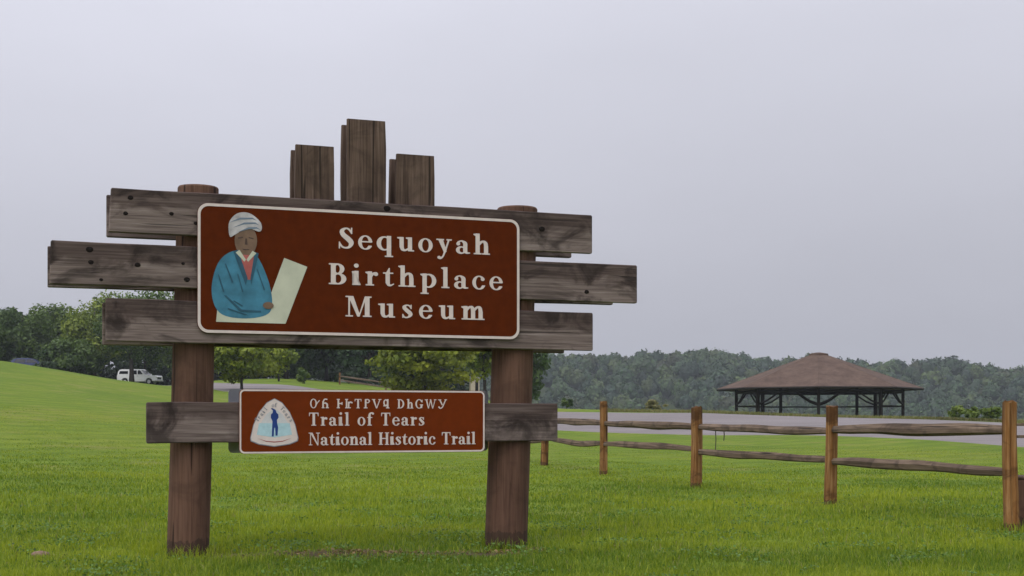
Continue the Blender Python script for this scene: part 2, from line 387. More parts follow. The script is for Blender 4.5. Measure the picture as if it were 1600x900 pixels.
# ------------------------------------------------------------------ trees, bushes
m_bark = wood("bark", (.018, .014, .011), (.045, .036, .028), (.075, .062, .05), axis=2, stain=.4, fine=14, stain_h=0)
def crown_mesh(name, h, z0, rx, ry, ncl, nleaf, size, c_lo, c_hi, seed, droop=0.0, flatten=1.0):
    rng = np.random.RandomState(seed)
    cz, rz = (h + z0) / 2, (h - z0) / 2
    cl = []
    while len(cl) < ncl:
        p = rng.uniform(-1, 1, 3)
        l = np.linalg.norm(p)
        if l < 1 and rng.rand() < .25 + .75 * l ** 2: cl.append(p)
    cl = np.array(cl); cr = rng.uniform(.20, .38, ncl)
    cen = cl * (1 - cr[:, None] * .75)
    # leaves on each clump: shell of an uneven ball, thinner below
    idx = rng.choice(ncl, nleaf, p=(cr ** 2) / (cr ** 2).sum())
    d = rng.normal(size=(nleaf, 3)); d /= np.linalg.norm(d, axis=1, keepdims=True)
    rad = cr[idx] * (0.35 + 0.75 * rng.rand(nleaf) ** .7)
    p = cen[idx] + d * rad[:, None] * np.array([1, 1, flatten])
    hor = np.hypot(p[:, 0], p[:, 1])
    P = p * np.array([rx, ry, rz]) + np.array([0, 0, cz]); P[:, 2] -= droop * hor ** 2 * rz
    P[:, 2] = np.maximum(P[:, 2], z0 * .55)
    q, f = quads_at(P, size, rng, d * .9 + p * .4)
    k = rng.rand(ncl)[idx] * .7 + rng.rand(nleaf) * .3
    c = (np.array(c_lo) * (1 - k[:, None]) + np.array(c_hi) * k[:, None]) * rng.uniform(.8, 1.2, (nleaf, 1))
    return mesh_np(name, q, f, np.repeat(c, 4, 0)), cen * np.array([rx, ry, rz]) + np.array([0, 0, cz])
def trunk_mesh(h, r, z0, cl, seed, limbs=9):
    rn = random.Random(seed); m = MB()
    path = [(0, 0, -.3)]; 
    for i in range(1, 7): path.append((rn.uniform(-.05, .05) * h * .3, rn.uniform(-.05, .05) * h * .3, h * .82 * i / 6))
    rad = [r * 1.35] + [r * (1 - .8 * i / 6) for i in range(1, 7)]
    m.tube(path, rad, 8)
    for k in range(limbs):
        c = Vector(tuple(cl[rn.randrange(len(cl))])); zb = max(z0 * .7, min(h * .75, c.z * rn.uniform(.45, .75)))
        i = min(5, max(1, int(zb / (h * .82) * 6))); a = Vector(path[i]); a.z = zb
        mid = a.lerp(c, .5) + Vector((0, 0, .04 * h))
        m.tube([a, mid, c], [r * .42, r * .26, r * .08], 6)
    return fix_normals(m.mesh("trunk", smooth=True))
def tree(name, label, x, y, h, z0, rx, ry=None, ncl=45, nleaf=3500, size=.24, lo=(.03, .06, .015), hi=(.07, .12, .025), seed=1, r=.22, group=None, droop=0.0, flatten=1.0, cat="tree", limbs=9):
    t_ = thing(name, label, cat, (x, y, gz(x, y)), group=group)
    cm, cl = crown_mesh("crown", h, z0, rx, ry or rx, ncl, nleaf, size, lo, hi, seed, droop, flatten)
    obj("trunk" if cat == "tree" else "stems", trunk_mesh(h, r, z0, cl, seed, limbs), m_bark, t_)
    obj("crown" if cat == "tree" else "foliage", cm, m_leaf, t_)
    return t_
def at(px, d): return ((px - 800) / 2100 * d, d)
DK = ((.016, .040, .011), (.100, .150, .030)); MD = ((.034, .072, .014), (.140, .195, .032)); LT = ((.055, .095, .010), (.27, .31, .022))
x, y = at(35, 156); tree("tree", "dark round-topped tree at the crest of the grassy rise", x, y, 8.6, .3, 4.6, lo=DK[0], hi=DK[1], seed=3, nleaf=10400, size=.18)
x, y = at(-45, 150); tree("tree", "low dark tree on the highest part of the grassy rise", x, y, 6.4, .3, 4.0, lo=DK[0], hi=DK[1], seed=4, nleaf=8400, size=.18)
x, y = at(92, 166); tree("tree", "dark tree squeezed between round-topped tree and tall bright tree", x, y, 9.9, .5, 4.0, lo=DK[0], hi=MD[1], seed=6, nleaf=9000, size=.18)
x, y = at(150, 152); tree("tree", "tall bright green tree behind the left plank ends", x, y, 10.6, .4, 4.7, lo=(.045, .085, .014), hi=(.235, .275, .042), seed=7, nleaf=13000, size=.18, ncl=60)
x, y = at(228, 158); tree("tree", "broad mid green tree behind the white pickup", x, y, 12.2, 2.2, 5.4, lo=MD[0], hi=MD[1], seed=8, nleaf=12000, size=.18, ncl=60)
x, y = at(206, 141); tree("tree", "dark tree whose trunk stands in front of the pickup", x, y, 9.5, 2.3, 4.0, lo=DK[0], hi=DK[1], seed=9, nleaf=7200, size=.18, r=.27)
x, y = at(110, 140); tree("tree", "dark tree with low hanging limbs beside the pickup", x, y, 4.4, .3, 3.6, lo=DK[0], hi=DK[1], seed=10, nleaf=8000, size=.18, droop=.3)
x, y = at(290, 172); tree("tree", "dark tree behind the left sign post", x, y, 10.0, .6, 5.0, lo=DK[0], hi=MD[1], seed=12, nleaf=8400, size=.18)
x, y = at(378, 96); tree("tree", "small yellow-green tree by the road, beside the left sign post", x, y, 5.0, .30, 3.0, ncl=48, nleaf=6800, size=.15, lo=LT[0], hi=LT[1], seed=13, r=.10, flatten=.6)
x, y = at(436, 118); tree("tree", "low yellow-green tree between dark trees and the road", x, y, 4.2, .2, 2.1, ncl=24, nleaf=2200, size=.15, lo=LT[0], hi=LT[1], seed=14, r=.08)
x, y = at(335, 150); tree("tree", "dark tree behind the small yellow-green roadside tree", x, y, 10, .2, 4.6, lo=DK[0], hi=MD[1], seed=15, nleaf=3600, size=.25)
x, y = at(448, 142); tree("tree", "darkest wide tree in the row seen above the small panel's emblem", x, y, 9.5, .1, 4.6, lo=(.014, .032, .011), hi=(.075, .115, .028), seed=16, nleaf=6000, size=.26)
x, y = at(510, 148); tree("tree", "dark tree in the middle of the row above the small panel", x, y, 10, .1, 5.0, lo=(.014, .034, .014), hi=(.085, .135, .036), seed=17, nleaf=6500, size=.26)
x, y = at(578, 145); tree("tree", "dark blue-green tree next to the layered yellow-green tree", x, y, 9.8, .1, 4.8, lo=(.012, .030, .014), hi=(.065, .115, .036), seed=18, nleaf=6000, size=.26)
x, y = at(664, 88); tree("tree", "yellow-green tree with layered low branches above the small panel", x, y, 5.8, .2, 3.8, ncl=54, nleaf=7000, size=.16, lo=(.040, .075, .010), hi=(.28, .31, .02), seed=19, r=.12, flatten=.45)
x, y = at(756, 102); tree("tree", "mid green tree with bare trunk beside the right sign post", x, y, 6.5, 1.9, 2.4, ncl=36, nleaf=3800, size=.17, lo=MD[0], hi=LT[1], seed=20, r=.15)
x, y = at(690, 150); tree("tree", "dark tree behind the layered yellow-green tree", x, y, 9.5, .1, 5.0, lo=DK[0], hi=MD[1], seed=21, nleaf=3600, size=.25)
x, y = at(812, 120); tree("tree", "green tree peeping out right of the right sign post", x, y, 7.2, .2, 2.7, ncl=36, nleaf=4200, size=.2, lo=MD[0], hi=(.10, .15, .03), seed=22, r=.13)
for k, (px, d) in enumerate([(20, 178), (110, 186), (185, 180), (262, 184), (330, 182), (402, 176), (470, 182), (545, 178), (615, 180), (690, 184)]):
    x, y = at(px, d); tree("tree", "background tree of the wood behind the nearer tree row", x, y, 9.5 + (k * 7 % 5) * .6, .1, 5.2, lo=(.014, .032, .012), hi=(.042, .075, .024), seed=80 + k, nleaf=3200, size=.36, group="wood behind the tree row")
for k, (px, d, hh) in enumerate([(-140, 150, 10), (-230, 158, 12), (640, 175, 10)]):
    x, y = at(px, d); tree("tree", ["dark tree beyond the left edge of the rise", "tall dark tree far along the left rise", "far tree closing the gap behind the row of dark trees"][k], x, y, hh, .6, 4.8, lo=DK[0], hi=MD[1], seed=30 + k, nleaf=2500, size=.3)
x, y = at(476, 112); tree("bush", "round dark bush on the grass beyond the road", x, y, 1.5, .05, .85, ncl=14, nleaf=700, size=.11, lo=DK[0], hi=MD[1], seed=41, r=.03, cat="bush", limbs=5)
x, y = at(885, 108); tree("bush", "small dark bush alone on the green strip past the road", x, y, .95, .02, .62, ncl=12, nleaf=520, size=.09, lo=DK[0], hi=DK[1], seed=42, r=.03, cat="bush", limbs=5)
x, y = at(1026, 92.5); tree("bush", "pale dry bush on the far verge", x, y, .85, .02, .95, ncl=12, nleaf=600, size=.09, lo=(.15, .14, .06), hi=(.24, .22, .10), seed=43, r=.03, cat="bush", limbs=5)
for k, (px, d, hh, rr) in enumerate([(1494, 84, 1.0, .75), (1522, 86, .9, .6), (1548, 85, .95, .8)]):
    x, y = at(px, d); tree("bush", "yellow-green bush on the verge right of the pavilion", x, y, hh, .02, rr, ncl=14, nleaf=620, size=.1, lo=(.06, .10, .02), hi=(.15, .20, .03), seed=44 + k, r=.03, cat="bush", group="yellow-green verge bushes", limbs=5)
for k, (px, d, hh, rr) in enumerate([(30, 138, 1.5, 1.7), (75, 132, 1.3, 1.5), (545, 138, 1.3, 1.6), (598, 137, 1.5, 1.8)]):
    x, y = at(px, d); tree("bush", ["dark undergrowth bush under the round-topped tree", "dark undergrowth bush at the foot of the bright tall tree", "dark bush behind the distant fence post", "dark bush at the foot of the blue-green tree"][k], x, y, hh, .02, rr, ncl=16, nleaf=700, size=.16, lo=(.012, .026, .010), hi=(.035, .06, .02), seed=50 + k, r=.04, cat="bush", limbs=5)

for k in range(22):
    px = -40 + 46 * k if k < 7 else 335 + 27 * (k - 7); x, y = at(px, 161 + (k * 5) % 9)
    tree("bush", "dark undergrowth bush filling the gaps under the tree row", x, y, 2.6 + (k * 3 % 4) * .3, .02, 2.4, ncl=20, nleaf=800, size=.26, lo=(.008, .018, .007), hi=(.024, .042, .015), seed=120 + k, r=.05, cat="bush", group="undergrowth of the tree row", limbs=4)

# ------------------------------------------------------------------ lettering: hand-built serif glyphs (cap height 1)
def ell(cx, cy, rx, ry): return lambda X, Y: (np.hypot((X - cx) / rx, (Y - cy) / ry) - 1) * min(rx, ry)
def rec(x0, x1, y0, y1): return lambda X, Y: np.maximum(np.abs(X - (x0 + x1) / 2) - (x1 - x0) / 2, np.abs(Y - (y0 + y1) / 2) - (y1 - y0) / 2)
def pol(*p):
    c = (sum(a for a, _ in p) / len(p), sum(b_ for _, b_ in p) / len(p))
    def f(X, Y):
        r = None
        for i in range(len(p)):
            (x0, y0), (x1, y1) = p[i], p[(i + 1) % len(p)]
            nx, ny = y1 - y0, x0 - x1; l = math.hypot(nx, ny); nx /= l; ny /= l
            if (c[0] - x0) * nx + (c[1] - y0) * ny > 0: nx, ny = -nx, -ny
            d = (X - x0) * nx + (Y - y0) * ny; r = d if r is None else np.maximum(r, d)
        return r
    return f
def stk(*p):
    """stroke through (x, y, half width) points, smoothed"""
    pts = []
    for i in range(len(p) - 1):
        p0 = p[max(i - 1, 0)]; p1 = p[i]; p2 = p[i + 1]; p3 = p[min(i + 2, len(p) - 1)]
        for k in range(8):
            t_ = k / 8
            pts.append(tuple(.5 * (2 * p1[j] + (p2[j] - p0[j]) * t_ + (2 * p0[j] - 5 * p1[j] + 4 * p2[j] - p3[j]) * t_ ** 2 + (3 * p1[j] - p0[j] - 3 * p2[j] + p3[j]) * t_ ** 3) for j in range(3)))
    pts.append(p[-1])
    def f(X, Y):
        r = None
        for (x0, y0, a), (x1, y1, b_) in zip(pts[:-1], pts[1:]):
            dx, dy = x1 - x0, y1 - y0; L = dx * dx + dy * dy + 1e-12
            k = np.clip(((X - x0) * dx + (Y - y0) * dy) / L, 0, 1)
            d = np.hypot(X - x0 - dx * k, Y - y0 - dy * k) - (a + (b_ - a) * k)
            r = d if r is None else np.minimum(r, d)
        return r
    return f
def U(*fs): return lambda X, Y: np.minimum.reduce([f(X, Y) for f in fs])
def D(a, *bs): return lambda X, Y: np.maximum.reduce([a(X, Y)] + [-b_(X, Y) for b_ in bs])
def I(a, *bs): return lambda X, Y: np.maximum.reduce([a(X, Y)] + [b_(X, Y) for b_ in bs])
XH, SW, SR, OV = .68, .185, .065, .085
def stem(x, y0, y1, foot='b', head='l', w=SW):
    fs = [rec(x, x + w, y0, y1)]
    if foot == 'b': fs.append(rec(x - OV, x + w + OV, y0, y0 + SR))
    if foot == 'r': fs.append(rec(x + w * .5, x + w + OV, y0, y0 + SR))
    if head == 'l': fs.append(pol((x - OV - .01, y1 - .07), (x - OV - .01, y1 - .02), (x + w, y1), (x + w, y1 - .14), (x, y1 - .13)))
    if head == 'b': fs.append(rec(x - OV, x + w + OV, y1 - SR, y1))
    return U(*fs)
def ring(cx, cy, rx, ry, ix, iy, tilt=0.0): return D(ell(cx, cy, rx, ry), ell(cx + tilt, cy, ix, iy))
def arch(x0, x1, y=XH): return stk((x0, y - .2, .05), (x0 + .1, y - .07, .055), (x0 + .22, y - .035, .05), (x1 - .02, y - .13, .085), (x1, y - .28, .088))
G = {}
G['o'] = (ring(.31, .33, .31, .345, .145, .285), .62)
G['e'] = (U(D(ring(.30, .33, .30, .345, .145, .285), rec(.31, .9, .19, .355)), rec(.1, .57, .335, .40), stk((.35, .025, .04), (.46, .06, .035), (.56, .15, .018))), .60)
G['c'] = (U(D(ring(.30, .33, .30, .345, .145, .285), rec(.36, .9, .2, .50)), ell(.46, .50, .085, .085), stk((.35, .025, .04), (.46, .07, .035), (.55, .18, .016))), .56)
G['a'] = (U(stk((.10, .48, .085), (.13, .58, .04), (.26, .625, .035), (.40, .52, .085), (.41, .40, .09)), rec(.32, .50, .10, .42), D(ell(.22, .175, .22, .19), ell(.26, .18, .10, .12), rec(.46, .9, -.1, .9)), stk((.41, .14, .09), (.47, .05, .05), (.60, .045, .03))), .60)
G['s'] = (U(stk((.40, .50, .03), (.34, .60, .035), (.22, .63, .035), (.11, .53, .075), (.20, .40, .09), (.33, .28, .095), (.39, .17, .08), (.28, .04, .038), (.14, .035, .035), (.06, .14, .03)), rec(.39, .44, .44, .66), rec(.03, .08, 0, .20)), .48)
G['u'] = (U(rec(.09, .27, .18, XH), pol((-.01, XH - .07), (-.01, XH - .01), (.27, XH), (.27, XH - .14)), stk((.18, .22, .088), (.22, .09, .075), (.33, .04, .045), (.46, .12, .04)), rec(.45, .63, 0, XH), pol((.36, XH - .07), (.36, XH - .01), (.63, XH), (.63, XH - .14)), rec(.5, .72, 0, SR)), .72)
G['n'] = (U(stem(.09, 0, XH), arch(.24, .555), stem(.465, 0, .42, 'b', '')), .74)
G['h'] = (U(stem(.09, 0, 1.03), arch(.24, .555), stem(.465, 0, .42, 'b', '')), .74)
G['m'] = (U(stem(.09, 0, XH), arch(.24, .52), stem(.43, 0, .42, 'b', ''), arch(.58, .86), stem(.77, 0, .42, 'b', '')), 1.04)
G['r'] = (U(stem(.09, 0, XH), stk((.24, .44, .045), (.32, .57, .05), (.42, .57, .085), (.44, .555, .09))), .53)
G['i'] = (U(stem(.09, 0, XH), ell(.18, .93, .10, .10)), .36)
G['l'] = (stem(.09, 0, 1.03), .36)
G['t'] = (U(rec(.11, .29, .14, .66), pol((.11, .6), (.29, .6), (.29, .88), (.25, .88)), rec(.0, .44, .595, .66), stk((.20, .18, .088), (.24, .07, .065), (.33, .04, .04), (.45, .11, .025))), .45)
G['f'] = (U(rec(.10, .28, 0, .82), rec(.02, .38, 0, SR), rec(0, .42, .595, .66), stk((.19, .80, .088), (.24, .93, .07), (.36, .99, .05), (.47, .93, .085))), .46)
G['p'] = (U(stem(.09, -.32, XH), D(ell(.37, .33, .32, .345), ell(.34, .33, .165, .275), rec(-.4, .14, -.4, 1))), .70)
G['q'] = (U(D(ell(.32, .33, .32, .345), ell(.35, .33, .165, .275), rec(.58, 1, -.4, 1)), stem(.43, -.32, XH + .02, 'b', '')), .70)
G['y'] = (U(pol((.05, XH), (.26, XH), (.43, .08), (.33, -.02)), pol((.50, XH), (.57, XH), (.38, .0), (.30, .0)), rec(-.02, .32, XH - SR, XH), rec(.42, .66, XH - SR, XH), stk((.34, .03, .04), (.27, -.17, .035), (.17, -.26, .05), (.10, -.23, .075))), .66)
G['S'] = (U(stk((.55, .76, .03), (.46, .92, .04), (.32, .965, .04), (.17, .84, .085), (.22, .66, .105), (.42, .47, .115), (.55, .29, .105), (.48, .09, .06), (.32, .035, .04), (.17, .09, .04), (.07, .26, .03)), rec(.54, .595, .70, 1.01), rec(.035, .09, -.01, .32)), .66)
G['B'] = (U(rec(.09, .29, 0, 1), rec(0, .4, 0, SR), rec(0, .4, 1 - SR, 1), I(ring(.36, .74, .29, .26, .10, .19), rec(.27, 1, 0, 1.1)), I(ring(.38, .27, .35, .275, .14, .205), rec(.27, 1, -.1, 1.1))), .76)
G['M'] = (U(rec(.10, .17, 0, 1), rec(-.02, .30, 0, SR), rec(-.02, .25, 1 - SR, 1), pol((.10, 1), (.31, 1), (.60, .06), (.48, .0)), pol((.52, .0), (.57, .0), (.88, 1), (.80, 1)), rec(.80, 1.0, 0, 1), rec(.71, 1.09, 0, SR), rec(.80, 1.09, 1 - SR, 1)), 1.10)
G['T'] = (U(rec(.29, .48, 0, 1), rec(.19, .58, 0, SR), rec(.02, .75, .93, 1), pol((.02, .72), (.06, .72), (.12, 1), (.02, 1)), pol((.75, .72), (.71, .72), (.65, 1), (.75, 1))), .78)
G['N'] = (U(rec(.11, .17, 0, 1), rec(-.0, .29, 0, SR), rec(-.02, .25, 1 - SR, 1), pol((.10, 1), (.29, 1), (.77, .0), (.69, -.02)), rec(.70, .77, 0, 1), rec(.58, .89, 1 - SR, 1)), .88)
G['H'] = (U(stem(.09, 0, 1, 'b', 'b'), stem(.60, 0, 1, 'b', 'b'), rec(.2, .7, .475, .55)), .88)
# syllabary line
G['A1'] = (U(ring(.36, .5, .36, .51, .22, .43), stk((.70, .45, .06), (.80, .60, .05), (.98, .80, .05))), 1.02)
G['A2'] = (U(rec(.06, .22, .0, .72), stk((.14, .66, .08), (.30, .95, .06), (.55, .95, .06)), stk((.18, .5, .06), (.4, .56, .07), (.58, .42, .09)), rec(.50, .68, .0, .45), rec(0, .3, 0, .1), rec(.42, .76, 0, .1)), .78)
G['A3'] = (U(rec(.08, .26, 0, 1), rec(0, .34, .9, 1), rec(0, .34, 0, .1), rec(.2, .62, .45, .57), rec(.52, .62, .36, .66)), .68)
G['A4'] = (U(rec(.08, .24, 0, 1), rec(0, .32, .9, 1), rec(0, .32, 0, .1), rec(.30, .46, 0, .7), stk((.40, .5, .06), (.56, .66, .07), (.74, .60, .08)), rec(.22, .62, 0, .1)), .80)
G['A5'] = G['T']
G['A6'] = (U(rec(.12, .30, 0, 1), rec(0, .42, 0, .1), stk((.2, .94, .06), (.45, .95, .055), (.62, .80, .07), (.50, .62, .05), (.34, .60, .05))), .72)
G['A7'] = (U(pol((.02, 1), (.22, 1), (.52, 0), (.40, 0)), pol((.80, 1), (.90, 1), (.52, 0), (.42, 0)), rec(-.05, .32, .92, 1), rec(.66, 1.0, .92, 1)), .96)
G['A8'] = (U(D(ell(.3, .62, .28, .36), ell(.3, .62, .13, .24)), rec(.42, .60, 0, 1), rec(.02, .6, .22, .33), rec(.32, .7, 0, .1)), .74)
G['A9'] = (U(rec(.10, .28, 0, 1), rec(0, .35, .93, 1), rec(0, .35, 0, .07), I(ring(.30, .5, .48, .5, .30, .42), rec(.2, 1.2, -.1, 1.1))), .84)
G['A10'] = G['h']
G['A11'] = (U(D(ring(.42, .5, .42, .51, .25, .43), rec(.5, 1.2, .42, .70)), rec(.58, .78, .05, .42), rec(.50, .86, .36, .45), rec(.72, .80, .66, .95)), .88)
G['A12'] = (U(pol((.04, 1), (.22, 1), (.42, 0), (.32, 0)), pol((.55, .85), (.62, .85), (.42, 0), (.34, 0)), pol((.52, 1), (.68, 1), (.90, 0), (.80, 0)), pol((1.10, 1), (1.18, 1), (.90, 0), (.82, 0)), rec(-.05, .3, .92, 1), rec(1.0, 1.28, .92, 1)), 1.26)
G['A13'] = (U(pol((.06, 1), (.24, 1), (.52, .42), (.42, .34)), stk((.86, .98, .05), (.62, .45, .06), (.44, .12, .06), (.22, .03, .06), (.08, .16, .08)), rec(-.03, .34, .92, 1), rec(.7, 1.0, .92, 1)), .98)

def contours(f, x0=-.2, x1=1.5, y0=-.45, y1=1.2, st=.022):
    xs = np.arange(x0, x1, st); ys = np.arange(y0, y1, st)
    X, Y = np.meshgrid(xs, ys, indexing='ij'); V = f(X, Y) + 1e-7
    seg = {}
    ins = V < 0
    cell = ins[:-1, :-1] * 1 + ins[1:, :-1] * 2 + ins[1:, 1:] * 4 + ins[:-1, 1:] * 8
    def pt(e):
        i, j, h = e
        if h == 0: a, b_ = V[i, j], V[i + 1, j]; k = a / (a - b_); return (xs[i] + st * k, ys[j])
        a, b_ = V[i, j], V[i, j + 1]; k = a / (a - b_); return (xs[i], ys[j] + st * k)
    T = {1: [(3, 0)], 2: [(0, 1)], 3: [(3, 1)], 4: [(1, 2)], 5: [(3, 2), (1, 0)], 6: [(0, 2)], 7: [(3, 2)], 8: [(2, 3)], 9: [(2, 0)], 10: [(0, 3), (2, 1)], 11: [(2, 1)], 12: [(1, 3)], 13: [(1, 0)], 14: [(0, 3)]}
    for i, j in zip(*np.nonzero((cell > 0) & (cell < 15))):
        E = ((i, j, 0), (i + 1, j, 1), (i, j + 1, 0), (i, j, 1))
        for a, b_ in T[int(cell[i, j])]: seg[E[a]] = E[b_]
    loops = []
    while seg:
        s = next(iter(seg)); e = s; L = []
        while e in seg: L.append(pt(e)); e = seg.pop(e)
        # drop nearly collinear points
        chg = True
        while chg and len(L) > 6:
            chg = False; K = []; i = 0; n = len(L)
            while i < n:
                a, p, c_ = L[i - 1], L[i], L[(i + 1) % n]
                ar = abs((p[0] - a[0]) * (c_[1] - a[1]) - (p[1] - a[1]) * (c_[0] - a[0])); l = math.hypot(c_[0] - a[0], c_[1] - a[1])
                if l > 0 and ar / l < .0022 and i + 1 < n: K.append(c_); i += 2; chg = True
                else: K.append(p); i += 1
            L = K
        if len(L) > 2: loops.append(L)
    return loops
_cache = {}
def glyph(ch):
    if ch not in _cache: _cache[ch] = contours(G[ch][0])
    return _cache[ch]
def shape_mesh(name, loops, y=0.0, th=0.0015, mb=None, mi=0, tr=lambda p: p):
    """flat shape in the x-z plane facing -y, thin edges"""
    m = mb or MB()
    lp = [[Vector((*tr(p), 0)) for p in L] for L in loops]
    fl = [p for L in lp for p in L]
    tris = tessellate_polygon(lp)
    fs = []
    for a, b_, c_ in tris:
        A, B, C_ = fl[a], fl[b_], fl[c_]
        if (B.x - A.x) * (C_.y - A.y) - (B.y - A.y) * (C_.x - A.x) < 0: a, c_ = c_, a
        fs.append((a, b_, c_))
    nn = len(fl); vs_ = [(p.x, y, p.y) for p in fl] + [(p.x, y + th, p.y) for p in fl]
    k = 0
    for L in lp:
        n = len(L)
        for i in range(n): fs.append((k + i, nn + k + i, nn + k + (i + 1) % n, k + (i + 1) % n))
        k += n
    m.add(vs_, fs, mi)
    return None if mb else m.mesh(name)
GLY = {}
def text_line(keys, x, z, cap, width, y, m, parent, name="letter", xs=1.0):
    adv = [(.38 if k == ' ' else G[k][1] * xs) for k in keys]
    track = (width / cap - sum(adv)) / max(1, len(keys) - 1)
    cx = x
    for k, a in zip(keys, adv):
        if k != ' ':
            if (k, cap) not in GLY: GLY[(k, cap)] = shape_mesh(name, glyph(k), 0, .0015, tr=lambda p: (p[0] * cap * xs, p[1] * cap))
            obj(name, GLY[(k, cap)], m, parent, (cx, y, z))
        cx += (a + track) * cap

# ------------------------------------------------------------------ the sign
m_plank = wood("weathered_plank", (.085, .064, .056), (.185, .142, .126), (.300, .248, .222), axis=0, stain=.9, stain_h=.19, checks=.7)
m_upr = wood("weathered_upright", (.042, .026, .018), (.105, .069, .050), (.170, .118, .090), axis=2, stain=.45, stain_h=0, checks=.8)
m_post = wood("stained_post", (.070, .036, .022), (.118, .063, .041), (.142, .080, .054), axis=2, stain=.35, fine=60, stain_h=0, mud=.22, checks=.85)
m_knot = flat("dark_knot", (.012, .009, .008), .9, .1)
m_face = flat("brown_sign_face", (.080, .0140, .0020), .7, .05, .14, 14)
m_face2 = flat("red_brown_sign_face", (.128, .0225, .0032), .7, .05, .10, 14)
m_white = flat("cream_sign_paint", (.58, .50, .46), .5, .3, .08, 20)
m_alu = flat("bare_aluminium", (.36, .37, .39), .5, .4, .08, 12)
SG = thing("entrance_sign", "big weathered timber sign with two brown lettered panels on thick posts", "sign", (-2.39, 9.90, 0), R(20))
rs = random.Random(3)
def post(s0, s1, zt, r0, r1):
    m = MB(); rings = []
    for i in range(15):
        k = i / 14; z = -.35 + (zt + .35) * k; kk_ = max(0, z / zt)
        rr = r0 + (r1 - r0) * k
        rings.append([(s0 + (s1 - s0) * kk_ + math.cos(a) * rr * (1 + .012 * math.sin(5 * a + z * 3)), math.sin(a) * rr, z) for a in [2 * math.pi * j / 28 for j in range(28)]])
    last = rings[-1]; cx = sum(p[0] for p in last) / 28
    rings.append([(cx + (p[0] - cx) * .95, p[1] * .95, p[2] + .012) for p in last])
    m.loft(rings); return obj("post", fix_normals(m.mesh("post", smooth=False)), m_post, SG)
post(.003, .076, 2.70, .153, .149); post(2.493, 2.588, 2.68, .172, .163)
def plank(name, x0, x1, z0, z1, y0, y1, m, slant=0.0, knots=()):
    """plank along x with slightly uneven sawn edges; origin at its lower left"""
    mb = MB(); rings = []; n = 12; ch = .006; L = x1 - x0; H_ = z1 - z0; T = y1 - y0
    e0 = [rs.uniform(-.003, .003) for _ in range(n + 1)]; e1 = [rs.uniform(-.003, .003) for _ in range(n + 1)]
    xs = [0, .008] + [L * i / n for i in range(1, n)] + [L - .008, L]
    for i, xx in enumerate(xs):
        q = .005 if i in (0, len(xs) - 1) else 0
        a, b_ = e0[min(i, n)], H_ + e1[min(i, n)]
        sl = slant if i < 2 else 0
        pr = [(ch + q, a + q), (T - ch - q, a + q), (T - q, a + ch + q), (T - q, b_ - ch - q), (T - ch - q, b_ - q), (ch + q, b_ - q), (q, b_ - ch - q), (q, a + ch + q)]
        rings.append([(xx + sl * (p[1] / H_), p[0], p[1]) for p in pr])
    mb.loft(rings)
    o = obj(name, fix_normals(mb.mesh(name)), m, SG, (x0, y0, z0))
    for kx, kz, kr in knots:
        kr *= .78
        k = MB(); rg = []
        for rr, yy in ((kr, .001), (kr * .8, -.003), (kr * .25, -.004)):
            rg.append([(math.cos(a) * rr * (1.25 + .12 * math.sin(3 * a + kx * 9)), yy, math.sin(a) * rr) for a in [2 * math.pi * j / 12 for j in range(12)]])
        k.loft(rg); obj("knot", fix_normals(k.mesh("knot")), m_knot, o, (kx - x0, 0, kz - z0))
    return o
FY0, FY1, BY0, BY1 = -.20, -.15, .155, .205
plank("plank", -.57, 3.157, 2.327, 2.640, FY0, FY1, m_plank, .018, [(-.42, 2.577, .022), (-.454, 2.463, .019), (-.135, 2.477, .018), (.036, 2.417, .016), (2.724, 2.505, .028), (1.46, 2.60, .03)])
plank("plank", -.967, 3.554, 1.944, 2.248, FY0, FY1, m_plank, .01, [(-.698, 2.195, .028), (-.689, 2.106, .021), (-.371, 2.100, .023), (-.054, 2.122, .014), (-.027, 2.007, .024), (-.62, 1.985, .015), (3.108, 2.02, .022)])
plank("plank", -.589, 3.163, 1.550, 1.856, FY0, FY1, m_plank, .0)
plank("plank", -.308, 2.858, .826, 1.123, FY0, FY1, m_plank, .0)
plank("plank", -.563, 3.125, 2.337, 2.645, BY0, BY1, m_plank)
plank("plank", -.972, 3.50, 1.955, 2.252, BY0, BY1, m_plank)
plank("plank", -.592, 3.06, 1.545, 1.853, BY0, BY1, m_plank)
plank("plank", -.28, 2.86, .83, 1.12, BY0, BY1, m_plank)
def upright(x0, x1, z0, z1, y0, y1):
    m = MB(); n = 6; rings = []
    for i in range(n + 1):
        z = (z1 - z0) * i / n; q = .004 if i in (0, n) else 0; a = rs.uniform(-.002, .002); ch = .006
        W, T = x1 - x0, y1 - y0
        rings.append([(q + a, ch + q, z), (ch + q + a, q, z), (W - ch - q + a, q, z), (W - q + a, ch + q, z), (W - q + a, T - ch - q, z), (W - ch - q + a, T - q, z), (ch + q + a, T - q, z), (q + a, T - ch - q, z)])
    m.loft(rings); return obj("upright_plank", fix_normals(m.mesh("upright_plank")), m_upr, SG, (x0, y0, z0))
for (a, b_, zt) in ((.771, 1.067, 3.052), (1.165, 1.468, 3.274), (1.549, 1.855, 3.035)):
    upright(a, b_, 2.0, zt, -.146, -.10); upright(a + .012, b_ + .008, 2.0, zt + .004, .10, .148)

